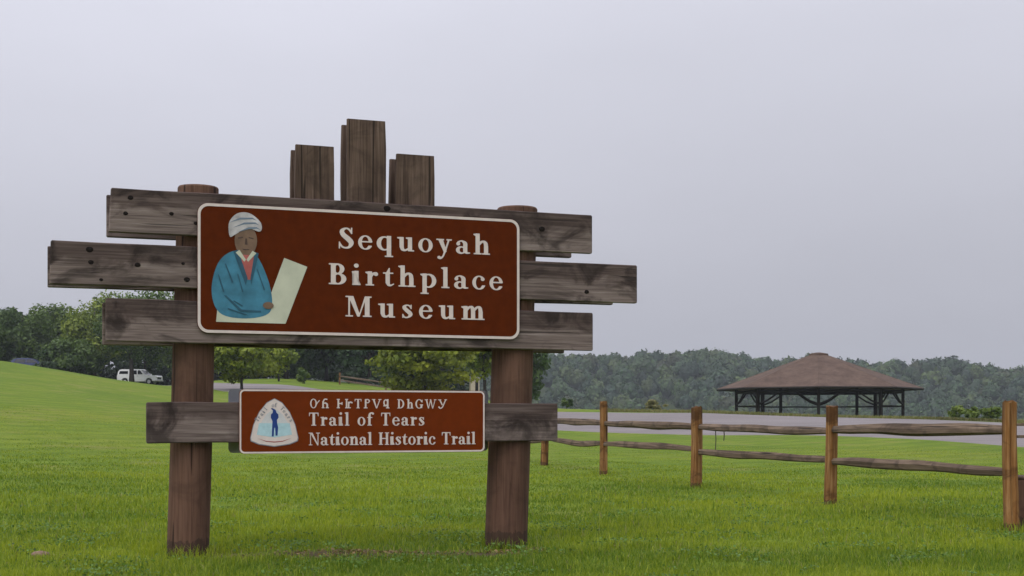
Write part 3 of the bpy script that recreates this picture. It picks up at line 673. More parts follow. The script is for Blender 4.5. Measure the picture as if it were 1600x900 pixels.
def rrect(x0, x1, z0, z1, r, n=7):
    P = []
    for cx, cz, a0 in ((x1 - r, z0 + r, -90), (x1 - r, z1 - r, 0), (x0 + r, z1 - r, 90), (x0 + r, z0 + r, 180)):
        for i in range(n + 1): a = R(a0 + 90 * i / n); P.append((cx + r * math.cos(a), cz + r * math.sin(a)))
    return P
def panel(x0, x1, z0, z1, r, bw, m, name="sign_panel", yf=-.22, th=.016):
    p = obj(name, shape_mesh(name, [rrect(x0, x1, z0, z1, r)], yf, th), m, SG)
    mb = MB()
    shape_mesh("border", [rrect(x0 + .002, x1 - .002, z0 + .002, z1 - .002, r), rrect(x0 + bw, x1 - bw, z0 + bw, z1 - bw, r - bw * .7)[::-1]], yf - .0015, .0013, mb)
    obj("border", mb.mesh("border"), m_white, p); return p
P1 = panel(.045, 2.527, 1.624, 2.566, .075, .022, m_face)
P1["label"] = "large dark brown panel with three lines of cream lettering and a picture"
LY = -.2235
text_line("Sequoyah", 1.076, 2.279, .157, 1.205, LY, m_white, P1, xs=1.17)
text_line("Birthplace", 1.006, 2.008, .157, 1.380, LY, m_white, P1, xs=1.17)
text_line("Museum", 1.137, 1.770, .155, 1.098, LY, m_white, P1, xs=1.17)
P2 = panel(.345, 2.238, .746, 1.219, .035, .014, m_face2)
P2["label"] = "small red-brown panel with trail emblem and three lines of lettering"
text_line(["A1", "A2", " ", "A3", "A4", "A5", "A6", "A7", "A8", " ", "A9", "A10", "A11", "A12", "A13"], .866, 1.081, .070, 1.062, LY, m_white, P2)
text_line("Trail of Tears", .856, .951, .097, .893, LY, m_white, P2)
text_line("National Historic Trail", .856, .805, .094, 1.306, LY, m_white, P2)
# panel of the reverse side, its bare back seen past the planks
obj("rear_panel", shape_mesh("rear_panel", [rrect(.329, 2.418, .742, 1.229, .035)], .222, .004), m_alu, SG)

# plain stand-in for the printed picture: capped figure in a blue coat with a pale sheet
pc = [flat("picture_" + k, c, .5, .3, v, s) for k, c, v, s in (("blue", (.040, .165, .245), .28, 9), ("paper", (.47, .48, .37), .10, 8), ("cloth", (.40, .38, .38), .3, 14), ("skin", (.155, .095, .060), .22, 14), ("red", (.33, .085, .075), .2, 12), ("shade", (.020, .075, .115), .2, 10))]
mb = MB(); py_ = -.2222; dy = .0007
def lay(pts, mi, k): shape_mesh("", [pts], py_ - dy * k, dy * .9, mb, mi)
def curve(pts, n=6):
    P = []; L = len(pts)
    for i in range(L):
        p0, p1, p2, p3 = pts[i - 1], pts[i], pts[(i + 1) % L], pts[(i + 2) % L]
        for k in range(n):
            t_ = k / n
            P.append(tuple(.5 * (2 * p1[j] + (p2[j] - p0[j]) * t_ + (2 * p0[j] - 5 * p1[j] + 4 * p2[j] - p3[j]) * t_ ** 2 + (3 * p1[j] - p0[j] - 3 * p2[j] + p3[j]) * t_ ** 3) for j in (0, 1)))
    return P
def oval(cx, cz, rx, rz, n=22): return [(cx + rx * math.cos(2 * math.pi * i / n), cz + rz * math.sin(2 * math.pi * i / n)) for i in range(n)]
lay([(.178, 1.706), (.683, 1.704), (.845, 2.13), (.673, 2.19), (.53, 1.80), (.185, 1.79)], 1, 0)
lay(curve([(.20, 1.775), (.145, 1.93), (.19, 2.13), (.30, 2.225), (.45, 2.215), (.545, 2.05), (.585, 1.86), (.54, 1.765), (.36, 1.735)]), 0, 1)
lay(oval(.392, 2.305, .082, .115), 3, 2)
lay([(.325, 2.20), (.46, 2.20), (.432, 2.02), (.395, 2.02)], 4, 3)
lay([(.300, 2.225), (.335, 2.235), (.405, 2.03), (.39, 1.98)], 5, 4)
lay([(.485, 2.215), (.455, 2.225), (.425, 2.03), (.43, 1.98)], 5, 4)
lay(curve([(.275, 2.33), (.27, 2.43), (.33, 2.50), (.42, 2.505), (.50, 2.44), (.495, 2.375), (.40, 2.395), (.315, 2.345)]), 2, 5)
lay([(.235, 1.90), (.25, 1.90), (.36, 1.80), (.50, 1.795), (.50, 1.785), (.35, 1.785)], 5, 6)
for k_, (a0, a1, mi_) in enumerate(((.30, .47, 7), (.33, .49, 7), (.36, .50, 7))):
    zc = 2.475 - .034 * k_; lay([(a0 - .03, zc - .045), (a0 + .05, zc - .005), (a1 - .03, zc), (a1, zc - .02), (a1 - .03, zc - .012), (a0 + .05, zc - .019)], mi_, 6)
lay([(.335, 2.325), (.372, 2.332), (.372, 2.324), (.337, 2.316)], 8, 3); lay([(.412, 2.332), (.448, 2.325), (.446, 2.316), (.412, 2.324)], 8, 3)
lay([(.388, 2.32), (.400, 2.32), (.404, 2.275), (.384, 2.275)], 8, 3); lay([(.365, 2.243), (.42, 2.243), (.41, 2.235), (.375, 2.235)], 8, 3)
lay([(.318, 2.215), (.345, 2.235), (.392, 2.165), (.38, 2.15)], 1, 5); lay([(.468, 2.215), (.44, 2.232), (.396, 2.165), (.408, 2.15)], 1, 5)
for p_ in ([(.19, 2.05), (.196, 2.05), (.235, 1.93), (.228, 1.92)], [(.24, 2.13), (.247, 2.13), (.30, 2.0), (.292, 1.99)], [(.30, 1.86), (.305, 1.865), (.37, 1.83), (.365, 1.822)], [(.47, 2.10), (.476, 2.10), (.53, 1.95), (.524, 1.945)], [(.33, 2.06), (.336, 2.06), (.372, 1.93), (.366, 1.925)], [(.26, 1.80), (.262, 1.808), (.40, 1.765), (.395, 1.76)]): lay(p_, 5, 6)
lay(oval(.555, 1.835, .040, .026, 14), 3, 7)
pc += [flat("picture_pink", (.36, .14, .15), .5, .3), flat("picture_bluegrey", (.13, .17, .22), .5, .3), flat("picture_umber", (.06, .035, .025), .5, .3)]
obj("picture", mb.mesh("picture", pc), None, P1)
# trail emblem: rounded triangle with a standing blue figure
ec = [m_white, flat("emblem_field", (.36, .52, .56), .5, .3, .1, 30), flat("emblem_blue", (.010, .035, .17), .5, .3), flat("emblem_grey", (.20, .21, .23), .5, .3), flat("emblem_line", (.30, .10, .09), .5, .3), flat("emblem_pale", (.50, .50, .50), .5, .3)]
mb = MB(); ex, ez = .601, .99
def E_(pts, k=1.0): return [(ex + x_ * k, ez + z_ * k) for x_, z_ in pts]
tri = [(0, .158), (.055, .128), (.11, .06), (.15, -.03), (.172, -.125), (.168, -.148), (.11, -.172), (0, -.188), (-.11, -.172), (-.168, -.148), (-.172, -.125), (-.15, -.03), (-.11, .06), (-.055, .128)]
lay(E_(tri, 1.035), 3, 0); lay(E_(tri), 0, 1)
lay(E_([(0, .09), (.06, .045), (.10, -.02), (-.10, -.02), (-.06, .045)]), 5, 2)
lay(E_([(-.113, -.02), (.113, -.02), (.13, -.105), (0, -.125), (-.13, -.105)]), 1, 2)
lay(E_([(.008, .078), (.017, .055), (.028, .045), (.030, .02), (.018, .005), (.020, -.02), (.027, -.05), (.022, -.112), (.008, -.112), (.004, -.05), (-.002, -.06), (-.006, -.118), (-.020, -.118), (-.017, -.04), (-.015, -.005), (-.027, .02), (-.026, .045), (-.014, .055), (-.012, .075), (-.026, .085), (-.020, .093)]), 2, 3)
lay(E_([(-.122, -.132), (-.06, -.150), (0, -.155), (.06, -.150), (.122, -.132), (.06, -.157), (0, -.163), (-.06, -.157)]), 4, 2)
tx = "TrailofTears"
for i, ch in enumerate(tx):
    side = -1 if i < 5 else (0 if i < 7 else 1)
    if side == -1: q = (i + .3) / 5; bx, bz, an = -.128 + .082 * q, -.018 + .105 * q, 58 - 10 * q
    elif side == 0: bx, bz, an = (-.020 if i == 5 else .003), .098, 0
    else: q = (i - 7) / 5; bx, bz, an = .040 + .085 * q, .088 - .110 * q, -48 - 10 * q
    ca, sa = math.cos(R(an)), math.sin(R(an)); cp = .030
    shape_mesh("", glyph(ch), py_ - dy * 3, dy * .9, mb, 3, lambda p: (ex + bx + (p[0] * ca - p[1] * sa) * cp, ez + bz + (p[0] * sa + p[1] * ca) * cp))
obj("emblem", mb.mesh("emblem", ec), None, P2)

# ------------------------------------------------------------------ split-rail fences
m_fpost = wood("cedar_post", (.090, .036, .010), (.215, .100, .030), (.360, .215, .095), axis=2, stain=.85, fine=45, stain_h=0, mud=.14, checks=.9)
m_rail = wood("grey_split_rail", (.060, .042, .030), (.135, .095, .066), (.22, .16, .115), axis=0, stain=.6, fine=48, stain_h=0, checks=.9)
m_hole = flat("mortise", (.008, .006, .005), .95, .1)
def fence_post(parent, x, y, h, r, seed, turn=.3, lean=0.0, shape=0):
    rn = random.Random(seed); m = MB(); rings = []
    prof = [(-1, -.75), (-.35, -1), (.55, -.9), (1, -.4), (.9, .6), (.3, 1), (-.5, .9), (-1, .3)]
    prof = [(a + rn.uniform(-.14, .14), b_ + rn.uniform(-.14, .14)) for a, b_ in prof]
    if shape: prof = [(-1, -.6), (-.5, -1), (-.08, -.72), (.06, -.75), (.5, -1.05), (1, -.6), (.8, .7), (-.7, .8)]
    for i in range(12):
        k = i / 11; z = -.3 + (h + .3) * k; s = r * (1.05 - .1 * k)
        wx, wy = .012 * math.sin(3 * k + seed), .012 * math.cos(4 * k + seed * 2)
        rings.append([(a * s * (1 + .05 * math.sin(7 * k + j)) + wx + lean * z, b_ * s * (1 + .05 * math.cos(6 * k + 2 * j)) + wy, z + (.015 * math.sin(j * 2 + seed) if i == 11 else 0)) for j, (a, b_) in enumerate(prof)])
    m.loft(rings)
    o = obj("post", fix_normals(m.mesh("post")), m_fpost, parent, (x, y, gz(x, y)), turn); return o
def rail(parent, a, b_, th, seed, sag=.0):
    rn = random.Random(seed); m = MB(); a, b_ = Vector(a), Vector(b_); L = (b_ - a).length; n = 14; rings = []
    p1, p2 = rn.uniform(0, 6), rn.uniform(0, 6); prof = [(-.55, -.8), (.1, -1), (.6, -.6), (.65, .3), (.2, .95), (-.5, .75)]
    prof = [(q + rn.uniform(-.12, .12), w_ + rn.uniform(-.15, .15)) for q, w_ in prof]
    for i in range(n + 1):
        k = i / n; t_ = th * (.5 + .5 * math.sin(math.pi * min(1, max(0, k * .94 + .03))) ** .5) * (1 + .07 * math.sin(7 * k + p1) + .04 * math.sin(19 * k + p2))
        oz = sag * math.sin(math.pi * k) + .006 * math.sin(4 * k + p2) + .005 * math.sin(13 * k + p1); oy = .02 * math.sin(4 * k + p1)
        rings.append([(k * L, q * t_ + oy, w_ * t_ + oz) for q, w_ in prof])
    m.loft(rings); o = obj("rail", fix_normals(m.mesh("rail")), m_rail, parent)
    d = (b_ - a).normalized(); o.location = a
    o.rotation_euler = (0, -math.asin(d.z), math.atan2(d.y, d.x)); return o
FN = thing("split_rail_fence", "split-rail fence of orange-brown cedar posts and grey rails crossing the lawn", "fence")
FP = [(4.40, 11.86, 1.15, .060, 1), (3.675, 15.5, 1.15, .070, 0), (2.64, 19.2, 1.15, .072, 0), (1.53, 22.3, 1.22, .066, 0), (.615, 25.6, 1.16, .07, 0), (-.45, 29.0, 1.15, .07, 0)]
for i, (x, y, h, r, sh) in enumerate(FP):
    p = fence_post(FN, x, y, h, r, i + 2, [.15, .5, .35, .3, .2, .2][i], [0, .006, 0, -.014, 0, 0][i], sh)
    if i in (1, 2):
        for zz in ((.88, .40) if i == 1 else (.42,)):
            hm = MB(); hm.box((-.016, 0, -.035), (.016, .012, .035)); d_ = Vector((-x, -y, 0)).normalized()
            oo = obj("mortise", hm.mesh("mortise"), m_hole, p); l_ = Matrix.Rotation(-[.15, .5, .35][i], 3, 'Z') @ (d_ * r * .98)
            oo.location = (l_.x, l_.y, zz); oo.rotation_euler.z = math.atan2(-y, -x) + math.pi / 2 - [.15, .5, .35][i]
TOP = [(.905, .875), (.865, .86), (.865, .87), (.87, .85), (.85, .86)]; LOW = [(.55, .53), (.545, .53), (.57, .55), (.55, .56), (.50, .50)]
for i in range(len(FP) - 1):
    (x0, y0), (x1, y1) = FP[i][:2], FP[i + 1][:2]
    g0, g1 = gz(x0, y0), gz(x1, y1)
    rail(FN, (x0, y0, g0 + TOP[i][0]), (x1, y1, g1 + TOP[i][1]), .059, 20 + i, .0)
    rail(FN, (x0, y0 + .02, g0 + LOW[i][0] - .02), (x1, y1 + .02, g1 + LOW[i][1] - .02), .054, 40 + i, [.0, 0, .0, -.05, -.03][i])
def small_fence(label, pts, hgt, th, zr):
    f_ = thing("split_rail_fence", label, "fence")
    for i, (x, y) in enumerate(pts): fence_post(f_, x, y, hgt, .075, 60 + i, .2)
    for i in range(len(pts) - 1):
        (x0, y0), (x1, y1) = pts[i], pts[i + 1]
        for z_ in zr: rail(f_, (x0, y0, gz(x0, y0) + z_), (x1, y1, gz(x1, y1) + z_), th, 70 + i, 0)
small_fence("short far run of rail fence beyond the tall corner post", [(14.12, 38.0), (17.4, 37.2)], 1.02, .055, (.86, .52))
small_fence("distant rail fence in front of the dark trees, seen above the small panel", [at(531, 128), at(603, 110), at(665, 98)], 1.12, .075, (.80, .42))

# brown timber post stub next to the corner fence post
m = MB(); m.box((-.15, -.15, -.25), (.15, .15, .455), 0, .012); 
st_ = obj("bollard", fix_normals(m.mesh("bollard")), m_post, None, (4.68, 12.2, gz(4.68, 12.2)))
m = MB(); m.box((-.155, -.155, 0), (.155, .155, .03), 0, .01)
cp_ = obj("cap", fix_normals(m.mesh("cap")), m_upr, st_, (0, 0, .456))
tag(st_, "short square brown timber bollard beside the fence's corner post", "bollard")

# ------------------------------------------------------------------ picnic pavilion
m_shingle, t, b = mat("brown_shingles", .9, .15)
o = nd(t, "ShaderNodeTexCoord").outputs["Object"]
n1 = noise(t, mapping(t, o, (1, 1, 1)), 1.1, 6, .7); n2 = noise(t, mapping(t, o, (3, 3, 14)), 1.5, 3, .6)
c = mixc(t, .7, ramp(t, n1, [(.3, (.062, .040, .031)), (.7, (.118, .080, .060))]), ramp(t, n2, [(.3, (.75, .75, .75)), (.7, (1.12, 1.12, 1.12))]), 'MULTIPLY')
t.links.new(c, b.inputs["Base Color"])
m_dark = wood("dark_timber", (.008, .006, .005), (.018, .014, .011), (.032, .025, .02), axis=2, stain=.3, fine=12, stain_h=0)
m_conc = flat("concrete", (.26, .25, .23), .9, .2)
pvx, pvy = at(1279, 106); pz = gz(pvx, pvy)
PV = thing("picnic_pavilion", "open octagonal pavilion with low brown shingle roof on dark timber posts", "pavilion", (pvx, pvy, pz), math.atan2(-pvx, pvy))
RO, RP, ZE, ZA = 7.95, 6.4, 2.62, 5.35
oct_ = lambda r, z, n=8: [(r * math.sin(2 * math.pi * k / n), -r * math.cos(2 * math.pi * k / n), z) for k in range(n)]
m = MB(); m.loft([oct_(7.0, -.6), oct_(7.0, .06)]); obj("floor_slab", fix_normals(m.mesh("floor_slab")), m_conc, PV)
for k in range(8):
    e = oct_(RO, ZE); i_ = oct_(.75, ZA - .12); m = MB()
    a, b_, c_, d_ = [Vector(p) for p in (e[k], e[(k + 1) % 8], i_[(k + 1) % 8], i_[k])]
    dn = Vector((0, 0, -.13))
    m.add([a, b_, c_, d_, a + dn, b_ + dn, c_ + dn, d_ + dn], [(0, 1, 2, 3), (7, 6, 5, 4), (0, 4, 5, 1), (1, 5, 6, 2), (2, 6, 7, 3), (3, 7, 4, 0)])
    rp_ = obj("roof_panel", fix_normals(m.mesh("roof_panel")), m_shingle, PV)
    m = MB(); m.tube([a - Vector((0, 0, .01)), d_ - Vector((0, 0, .01))], .025, 6); obj("hip_ridge", m.mesh("hip_ridge"), m_shingle, rp_)
    m = MB(); w0, w1 = a * .998, b_ * .998; w0.z = w1.z = ZE - .07
    m.tube([w0, w1], .085, 4); obj("fascia", m.mesh("fascia"), m_dark, rp_)
m = MB(); m.loft([oct_(.76, ZA - .16), oct_(.74, ZA + .02), oct_(.2, ZA + .12)]); obj("roof_cap", fix_normals(m.mesh("roof_cap")), m_shingle, PV)
pp = oct_(RP, 0)
zroof = lambda r: ZE - .13 + (ZA - ZE) * (RO - r) / RO
for k in range(8):
    x, y, _ = pp[k]; m = MB(); m.box((-.115, -.115, .05), (.115, .115, zroof(RP) - .02), 0)
    po = obj("post", m.mesh("post"), m_dark, PV, (x, y, 0), math.atan2(y, x))
    nx_, ny_, _ = pp[(k + 1) % 8]; a = Vector((x, y, 0)); b_ = Vector((nx_, ny_, 0))
    m = MB(); m.tube([a + Vector((0, 0, 2.32)), b_ + Vector((0, 0, 2.36))], .12, 4); obj("beam", m.mesh("beam"), m_dark, PV)
    for q, s_ in ((a, b_), (b_, a)):
        m = MB(); d_ = (s_ - q).normalized()
        m.tube([q + Vector((0, 0, 1.35)), q + d_ * .75 + Vector((0, 0, 1.62)), q + d_ * 1.75 + Vector((0, 0, 2.25))], .07, 6); obj("brace", fix_normals(m.mesh("brace")), m_dark, PV)
    if k not in (0, 7): 
        m = MB(); m.tube([a + Vector((0, 0, 1.22)), b_ + Vector((0, 0, 1.22))], .055, 4); obj("railing", m.mesh("railing"), m_dark, PV)
for sx_ in (-3.0, 3.0):
    m = MB(); m.box((-.12, -.12, .05), (.12, .12, zroof(4.2))); obj("inner_post", m.mesh("inner_post"), m_dark, PV, (sx_, 2.6, 0))

# ------------------------------------------------------------------ vehicles under the trees
m_wpaint = flat("white_car_paint", (.74, .74, .75), .3, .5, .03, 2); m_bpaint = flat("blue_car_paint", (.012, .02, .09), .3, .5, .05, 2)
m_glass = flat("dark_glass", (.012, .014, .016), .08, .6); m_rub = flat("tyre_rubber", (.012, .012, .012), .9, .2); m_rim = flat("steel_rim", (.45, .45, .46), .35, .5); m_lamp = flat("lamp_lens", (.6, .6, .55), .2, .5); m_trim = flat("dark_trim", (.03, .03, .032), .6, .3)
def prism(m, prof, y0, y1, inset=.0, zi=None):
    """side profile (x,z) swept across the width, upper points drawn in"""
    zt = max(p[1] for p in prof); zb = zi if zi is not None else zt
    def iy(z): return inset * max(0, (z - zb)) / max(1e-6, zt - zb) if zt > zb else 0
    n = len(prof)
    m.add([(x, y0 + iy(z), z) for x, z in prof] + [(x, y1 - iy(z), z) for x, z in prof],
          [tuple(range(n)), tuple(range(2 * n - 1, n - 1, -1))] + [(i, n + i, n + (i + 1) % n, (i + 1) % n) for i in range(n)])
def wheels(parent, xs, y, r):
    for x in xs:
        for s_ in (-1, 1):
            wh = obj("wheel", None, None, parent, (x, s_ * y, r))
            m = MB(); m.loft([[(math.cos(a) * q, yy, math.sin(a) * q) for a in [2 * math.pi * j / 18 for j in range(18)]] for q, yy in ((r * .9, -.11), (r, -.08), (r, .08), (r * .9, .11))]); obj("tyre", fix_normals(m.mesh("tyre")), m_rub, wh)
            m = MB(); m.loft([[(math.cos(a) * q, yy, math.sin(a) * q) for a in [2 * math.pi * j / 14 for j in range(14)]] for q, yy in ((r * .58, -.122), (r * .58, .122))]); obj("rim", fix_normals(m.mesh("rim")), m_rim, wh)
def archprof(x, r): return [(x + r * math.cos(a), .42 + r * math.sin(a) * .95) for a in [math.pi * (1 - k / 7) for k in range(8)]]
def pickup(label, px, d, rot):
    x, y = at(px, d); T_ = thing("pickup_truck", label, "truck", (x, y, gz(x, y)), rot)
    m = MB(); prof = [(-2.6, .95), (-2.58, .5)] + archprof(-1.55, .44) + archprof(1.6, .44) + [(2.45, .48), (2.5, .62), (2.5, .98), (2.38, 1.10), (1.05, 1.17), (-2.6, 1.13)]
    prism(m, prof, -.96, .96, .05, .9); obj("body", fix_normals(m.mesh("body")), m_wpaint, T_)
    m = MB(); prism(m, [(-.95, 1.14), (-.82, 1.76), (-.7, 1.84), (.25, 1.84), (.42, 1.78), (1.08, 1.17)], -.90, .90, .14, 1.17); cb = obj("cab", fix_normals(m.mesh("cab")), m_wpaint, T_)
    for s_ in (-1, 1):
        for (a0, a1, b0, b1) in ((.10, .80, .08, .38), (-.78, -.02, -.68, -.06)):
            m = MB(); yb, yt = .905 * s_, .80 * s_
            m.add([(a0, yb, 1.24), (a1, yb, 1.24), (b1, yt, 1.70), (b0, yt, 1.70)], [(0, 1, 2, 3)]); m.add([(a0, yb * .98, 1.24), (a1, yb * .98, 1.24), (b1, yt * .98, 1.70), (b0, yt * .98, 1.70)], [(3, 2, 1, 0)])
            obj("window", m.mesh("window"), m_glass, cb)
        m = MB(); m.box((.86, s_ * .95 - .02, 1.15), (1.0, s_ * 1.12, 1.34)); obj("mirror", m.mesh("mirror"), m_wpaint, T_)
        m = MB(); m.box((2.46, s_ * .74 - .14, .82), (2.515, s_ * .74 + .14, .98)); obj("headlight", m.mesh("headlight"), m_lamp, T_)
        m = MB(); m.box((.03, s_ * .955 - .012, 1.02), (.20, s_ * .955 + .018, 1.05)); obj("door_handle", m.mesh("door_handle"), m_trim, T_)
    m = MB(); m.add([(.50, -.76, 1.74), (.50, .76, 1.74), (1.05, .86, 1.22), (1.05, -.86, 1.22)], [(0, 1, 2, 3)]); obj("windscreen", m.mesh("windscreen"), m_glass, cb)
    m = MB(); m.box((2.5, -.5, .66), (2.53, .5, .9)); obj("grille", m.mesh("grille"), m_trim, T_)
    m = MB(); m.box((2.42, -.97, .44), (2.60, .97, .60), 0, .03); obj("bumper", fix_normals(m.mesh("bumper")), m_rim, T_)
    m = MB(); prism(m, [(-2.56, 1.14), (-2.50, 1.55), (-2.30, 1.78), (-2.0, 1.84), (-1.2, 1.84), (-1.02, 1.78), (-1.0, 1.14)], -.92, .92, .14, 1.14); tp = obj("canopy", fix_normals(m.mesh("canopy")), m_wpaint, T_)
    for s_ in (-1, 1):
        m = MB(); m.add([(-2.36, .915 * s_, 1.30), (-1.16, .915 * s_, 1.30), (-1.20, .845 * s_, 1.62), (-2.26, .845 * s_, 1.62)], [(0, 1, 2, 3)]); obj("window", m.mesh("window"), m_glass, tp)
    wheels(T_, (-1.55, 1.6), .84, .38); return T_
pickup("white pickup truck with bed canopy parked under the trees behind the grassy rise", 219, 146, R(-10)).scale = (.88, .9, .93)
def car(label, px, d, rot, paint, dz=0):
    x, y = at(px, d); T_ = thing("parked_car", label, "car", (x, y, gz(x, y) + dz), rot)
    m = MB(); prism(m, [(-2.1, .8), (-2.1, .42)] + archprof(-1.3, .38) + archprof(1.3, .38) + [(2.1, .42), (2.12, .68), (1.9, .82), (1.0, .95), (-2.05, 1.0)], -.86, .86, .06, .7); obj("body", fix_normals(m.mesh("body")), paint, T_)
    m = MB(); prism(m, [(-2.0, .98), (-1.75, 1.35), (-1.3, 1.50), (-.3, 1.52), (.25, 1.44), (1.0, .95)], -.80, .80, .15, .98); cb = obj("cabin", fix_normals(m.mesh("cabin")), paint, T_)
    for s_ in (-1, 1):
        for (a0, a1, b0, b1) in ((-.4, .75, -.35, .2), (-1.65, -.5, -1.4, -.45)):
            m = MB(); m.add([(a0, .805 * s_, 1.04), (a1, .805 * s_, 1.04), (b1, .69 * s_, 1.40), (b0, .69 * s_, 1.40)], [(0, 1, 2, 3)]); obj("window", m.mesh("window"), m_glass, cb)
    m = MB(); m.add([(-1.99, -.66, 1.08), (-1.99, .66, 1.08), (-1.72, .6, 1.38), (-1.72, -.6, 1.38)], [(0, 1, 2, 3)]); obj("rear_window", m.mesh("rear_window"), m_glass, cb)
    wheels(T_, (-1.3, 1.3), .77, .31)
car("dark blue car under the trees on the grassy rise", 50, 137, R(8), m_bpaint)

# small cream kiosk beyond the trees
m_cream = flat("cream_boards", (.50, .42, .32), .8, .2); kx, ky = at(741, 150)
KI = thing("kiosk", "small cream hut with dark door beside the bare trunk", "hut", (kx, ky, gz(kx, ky)), R(12))
m = MB(); m.box((-.5, -.5, -.3), (.5, .5, 2.0)); obj("wall", m.mesh("wall"), m_cream, KI)
m = MB(); m.add([(-.58, -.6, 2.0), (.58, -.6, 2.0), (.58, .6, 2.0), (-.58, .6, 2.0), (-.58, 0, 2.35), (.58, 0, 2.35)], [(0, 1, 5, 4), (2, 3, 4, 5), (0, 4, 3), (1, 2, 5), (0, 3, 2, 1)]); obj("roof", fix_normals(m.mesh("roof")), m_conc, KI)
m = MB(); m.box((.02, -.53, .05), (.36, -.505, 1.75)); obj("door", m.mesh("door"), m_dark, KI)

# ------------------------------------------------------------------ small things on the grass
m_stone = flat("buff_stone", (.17, .115, .08), .9, .2, .35, 40)
m = MB(); rn = random.Random(2); rings = []
for i in range(6):
    a = math.pi * i / 5; rr = math.sin(a) * .05 + .003
    rings.append([(math.cos(q) * rr * 1.35 * (1 + rn.uniform(-.15, .15)), math.sin(q) * rr * .9 * (1 + rn.uniform(-.15, .15)), -math.cos(a) * .03 + .02) for q in [2 * math.pi * j / 9 for j in range(9)]])
m.loft(rings); x, y = -3.42, 9.75
tag(obj("rock", fix_normals(m.mesh("rock", smooth=True)), m_stone, None, (x, y, gz(x, y))), "small buff rock lying in the grass by the left sign post", "rock")
m_wire = flat("rusty_wire", (.05, .045, .03), .7, .3)
for px, d, z0, z1 in ((1118, 18.62, .55, .84), (1131, 18.42, .68, .84)):
    x, y = at(px, d); m = MB(); m.tube([(0, 0, z0), (.006, 0, (z0 + z1) / 2), (0, 0, z1)], .007, 5)
    obj("wire", m.mesh("wire"), m_wire, FN, (x, y, gz(x, y)))

# ------------------------------------------------------------------ grass blades
rng = np.random.RandomState(21)
def blades(nm, X, Y, hgt, wid, colr, lean=.45):
    n = len(X); Z = ground_z(X, Y) - .004
    an = rng.uniform(0, 6.283, n); dx, dy_ = np.cos(an), np.sin(an)
    la = rng.uniform(0, 6.283, n); lm = hgt * rng.rand(n) ** .8 * lean * 1.6
    lx, ly = np.cos(la) * lm, np.sin(la) * lm
    w_ = wid * .5; P = np.stack([X, Y, Z], 1)
    o1 = np.stack([dx * w_, dy_ * w_, 0 * w_], 1)
    mid = P + np.stack([lx * .3, ly * .3, hgt * .58], 1); tip = P + np.stack([lx, ly, hgt * (1 - .25 * (lm / (hgt * lean * 1.6 + 1e-6)))], 1)
    v = np.stack([P - o1, P + o1, mid + o1 * .8, mid - o1 * .8, tip], 1).reshape(-1, 3)
    b_ = np.arange(n)[:, None] * 5
    return v, [b_ + np.array([[0, 1, 2, 3]]), b_ + np.array([[3, 2, 4]])], np.repeat(colr, 5, 0)
def scatter(n, y0, y1, p0=-190, p1=1790):
    y = np.sqrt(rng.uniform(y0 * y0, y1 * y1, n)); p = rng.uniform(p0, p1, n); return (p - 800) / 2100 * y, y
SX, SY = -.95, 9.98
def soil_mask(x, y):
    c_, s_ = math.cos(R(14)), math.sin(R(14)); a = (x - SX) * c_ + (y - SY) * s_; b2 = -(x - SX) * s_ + (y - SY) * c_
    return np.hypot(a * .75, b2 * 3.0) + .25 * wav(x, y, .5, 4)
VV, Q4, Q3, CC, nb = [], [], [], [], 0
for part_ in range(1):
    n = 360000
    Y = 7.6 * (46.0 / 7.6) ** (rng.rand(n) ** 1.25); X = (rng.uniform(-190, 1790, n) - 800) / 2100 * Y
    sm = soil_mask(X, Y); keep = (sm > .9) | (rng.rand(n) < .14)
    for (fx, fy, fr) in [(p[0], p[1], p[3]) for p in FP]: keep &= np.hypot(X - fx, Y - fy) > fr * .8
    X, Y = X[keep], Y[keep]; n = len(X)
    pa = wav(X, Y, 3.2, 5) * .5 + wav(X, Y, .8, 6) * .5
    hh = .052 * np.clip((34 - Y) / 18, .22, 1); ww = .00055 * Y
    H_ = hh * np.clip(1 + .55 * pa, .35, 2) * rng.uniform(.55, 1.35, n) * np.where(rng.rand(n) < .03, 1.8, 1)
    k = np.clip(.50 + .30 * wav(X, Y, 5.5, 8) + .16 * wav(X * .35, Y, 1.6, 9) + .2 * pa + rng.normal(0, .30, n), 0, 1)[:, None]
    cA, cB, cD = np.array([.086, .150, .014]), np.array([.290, .330, .026]), np.array([.30, .27, .12])
    C_ = cA * (1 - k) + cB * k
    dry = (rng.rand(n) < .02 + .12 * (soil_mask(X, Y) < 1.1)); C_[dry] = cD * rng.uniform(.5, 1.1, (dry.sum(), 1))
    for (fx, fy, fr, hx_) in [(p[0], p[1], p[3], .11) for p in FP[:4]] + [(-2.39, 9.9, .15, .10), (-2.39 + 2.493 * math.cos(R(20)), 9.9 + 2.493 * math.sin(R(20)), .17, .10)]:
        near = np.hypot(X - fx, Y - fy); H_ = np.where((near < fr + .16) & (rng.rand(n) < .6), np.maximum(H_, hx_ * rng.uniform(.5, 1.3, n)), H_)
    v, (a, b_), c_ = blades("", X, Y, H_, ww * rng.uniform(.6, 1.4, n), C_)
    VV.append(v); Q4.append(a + nb); Q3.append(b_ + nb); CC.append(c_); nb += len(v)
n = 60000; Y = 7.6 * (17 / 7.6) ** rng.rand(n); X = (rng.uniform(-190, 1790, n) - 800) / 2100 * Y
pa = wav(X, Y, 1.3, 12) + .4 * wav(X, Y, .35, 13); keep = (pa > .45) & (soil_mask(X, Y) > .7); X, Y, pa = X[keep], Y[keep], pa[keep]; n = len(X)
q, f = quads_at(np.stack([X, Y, ground_z(X, Y) + rng.uniform(.02, .06, n)], 1), .011, rng, np.tile([0, 0, 1.3], (n, 1)), .9)
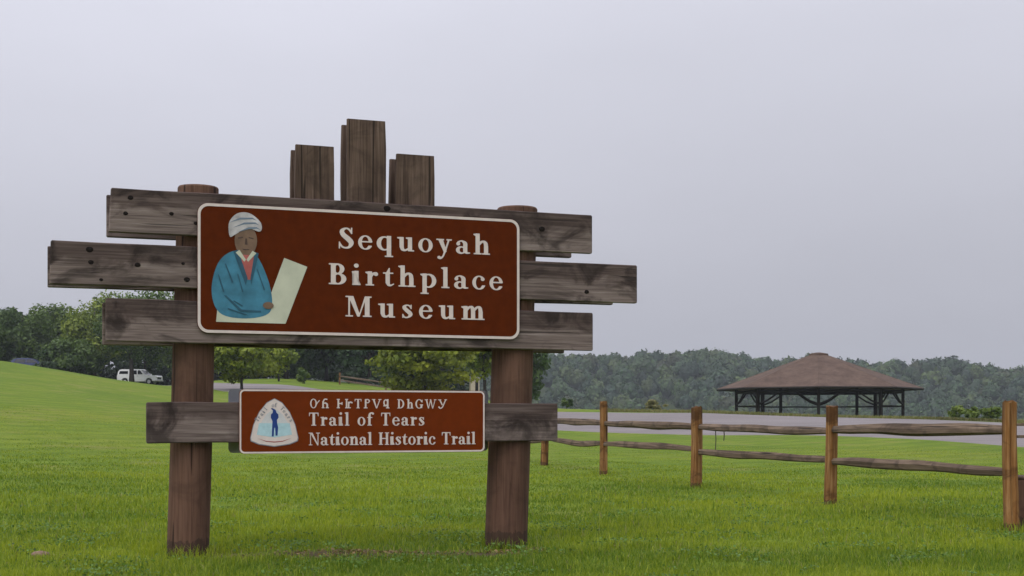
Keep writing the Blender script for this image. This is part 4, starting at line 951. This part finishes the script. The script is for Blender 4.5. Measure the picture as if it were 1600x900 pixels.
VV.append(q); Q4.append(f + nb); CC.append(np.repeat(np.array([.10, .17, .04]) * rng.uniform(.6, 1.5, (n, 1)), 4, 0)); nb += len(q)
tag(obj("grass", mesh_np("grass", np.concatenate(VV), [np.concatenate(Q4), np.concatenate(Q3)], np.concatenate(CC)), m_blade), "short green lawn grass growing round the sign and fence", "grass", kind="stuff")
# dry tall grass along the far road verge
n = 9000; p = rng.uniform(940, 1800, n); d = np.interp(p, RPX, RF) + .4 + np.abs(rng.normal(0, 1.4, n)); X, Y = (p - 800) / 2100 * d, d
k = rng.rand(n)[:, None]; g = np.clip(.5 + .6 * wav(X, Y, 9, 7), 0, 1)[:, None]
C_ = (np.array([.20, .165, .075]) * (1 - k) + np.array([.13, .15, .045]) * k) * (.7 + .5 * g)
v, fs, c_ = blades("", X, Y, .20 * rng.uniform(.5, 1.3, n), .05 * np.ones(n), C_)
tag(obj("dry_grass", mesh_np("dry_grass", v, fs, c_), m_blade), "pale dry grass along the far verge of the road", "grass", kind="stuff")
# dead leaves on the bare soil
n = 700; X = SX + rng.normal(0, .75, n); Y = SY + (X - SX) * math.tan(R(14)) + rng.normal(0, .16, n)
q, f = quads_at(np.stack([X, Y, ground_z(X, Y) + .012], 1), .016, rng, np.tile([0, 0, 1.6], (n, 1)))
tag(obj("leaf_litter", mesh_np("leaf_litter", q, f, np.repeat(np.array([.22, .155, .075]) * rng.uniform(.25, 1.3, (n, 1)), 4, 0)), m_blade), "dead brown leaves on bare soil between the sign posts", "leaf litter", kind="stuff")

# ------------------------------------------------------------------ haze
m = MB(); m.box((-905, -205, -14), (905, 1255, 62))
hz_ = bpy.data.materials.new("haze_air"); hz_.use_nodes = True; t = hz_.node_tree; t.nodes.clear()
ou = t.nodes.new("ShaderNodeOutputMaterial"); pv = t.nodes.new("ShaderNodeVolumePrincipled")
pv.inputs["Color"].default_value = (.84, .90, .97, 1); pv.inputs["Density"].default_value = 0.00023; pv.inputs["Anisotropy"].default_value = 0.0
t.links.new(pv.outputs[0], ou.inputs["Volume"])
tag(obj("haze", m.mesh("haze"), hz_), "thin pale haze over the valley", "haze", kind="stuff")
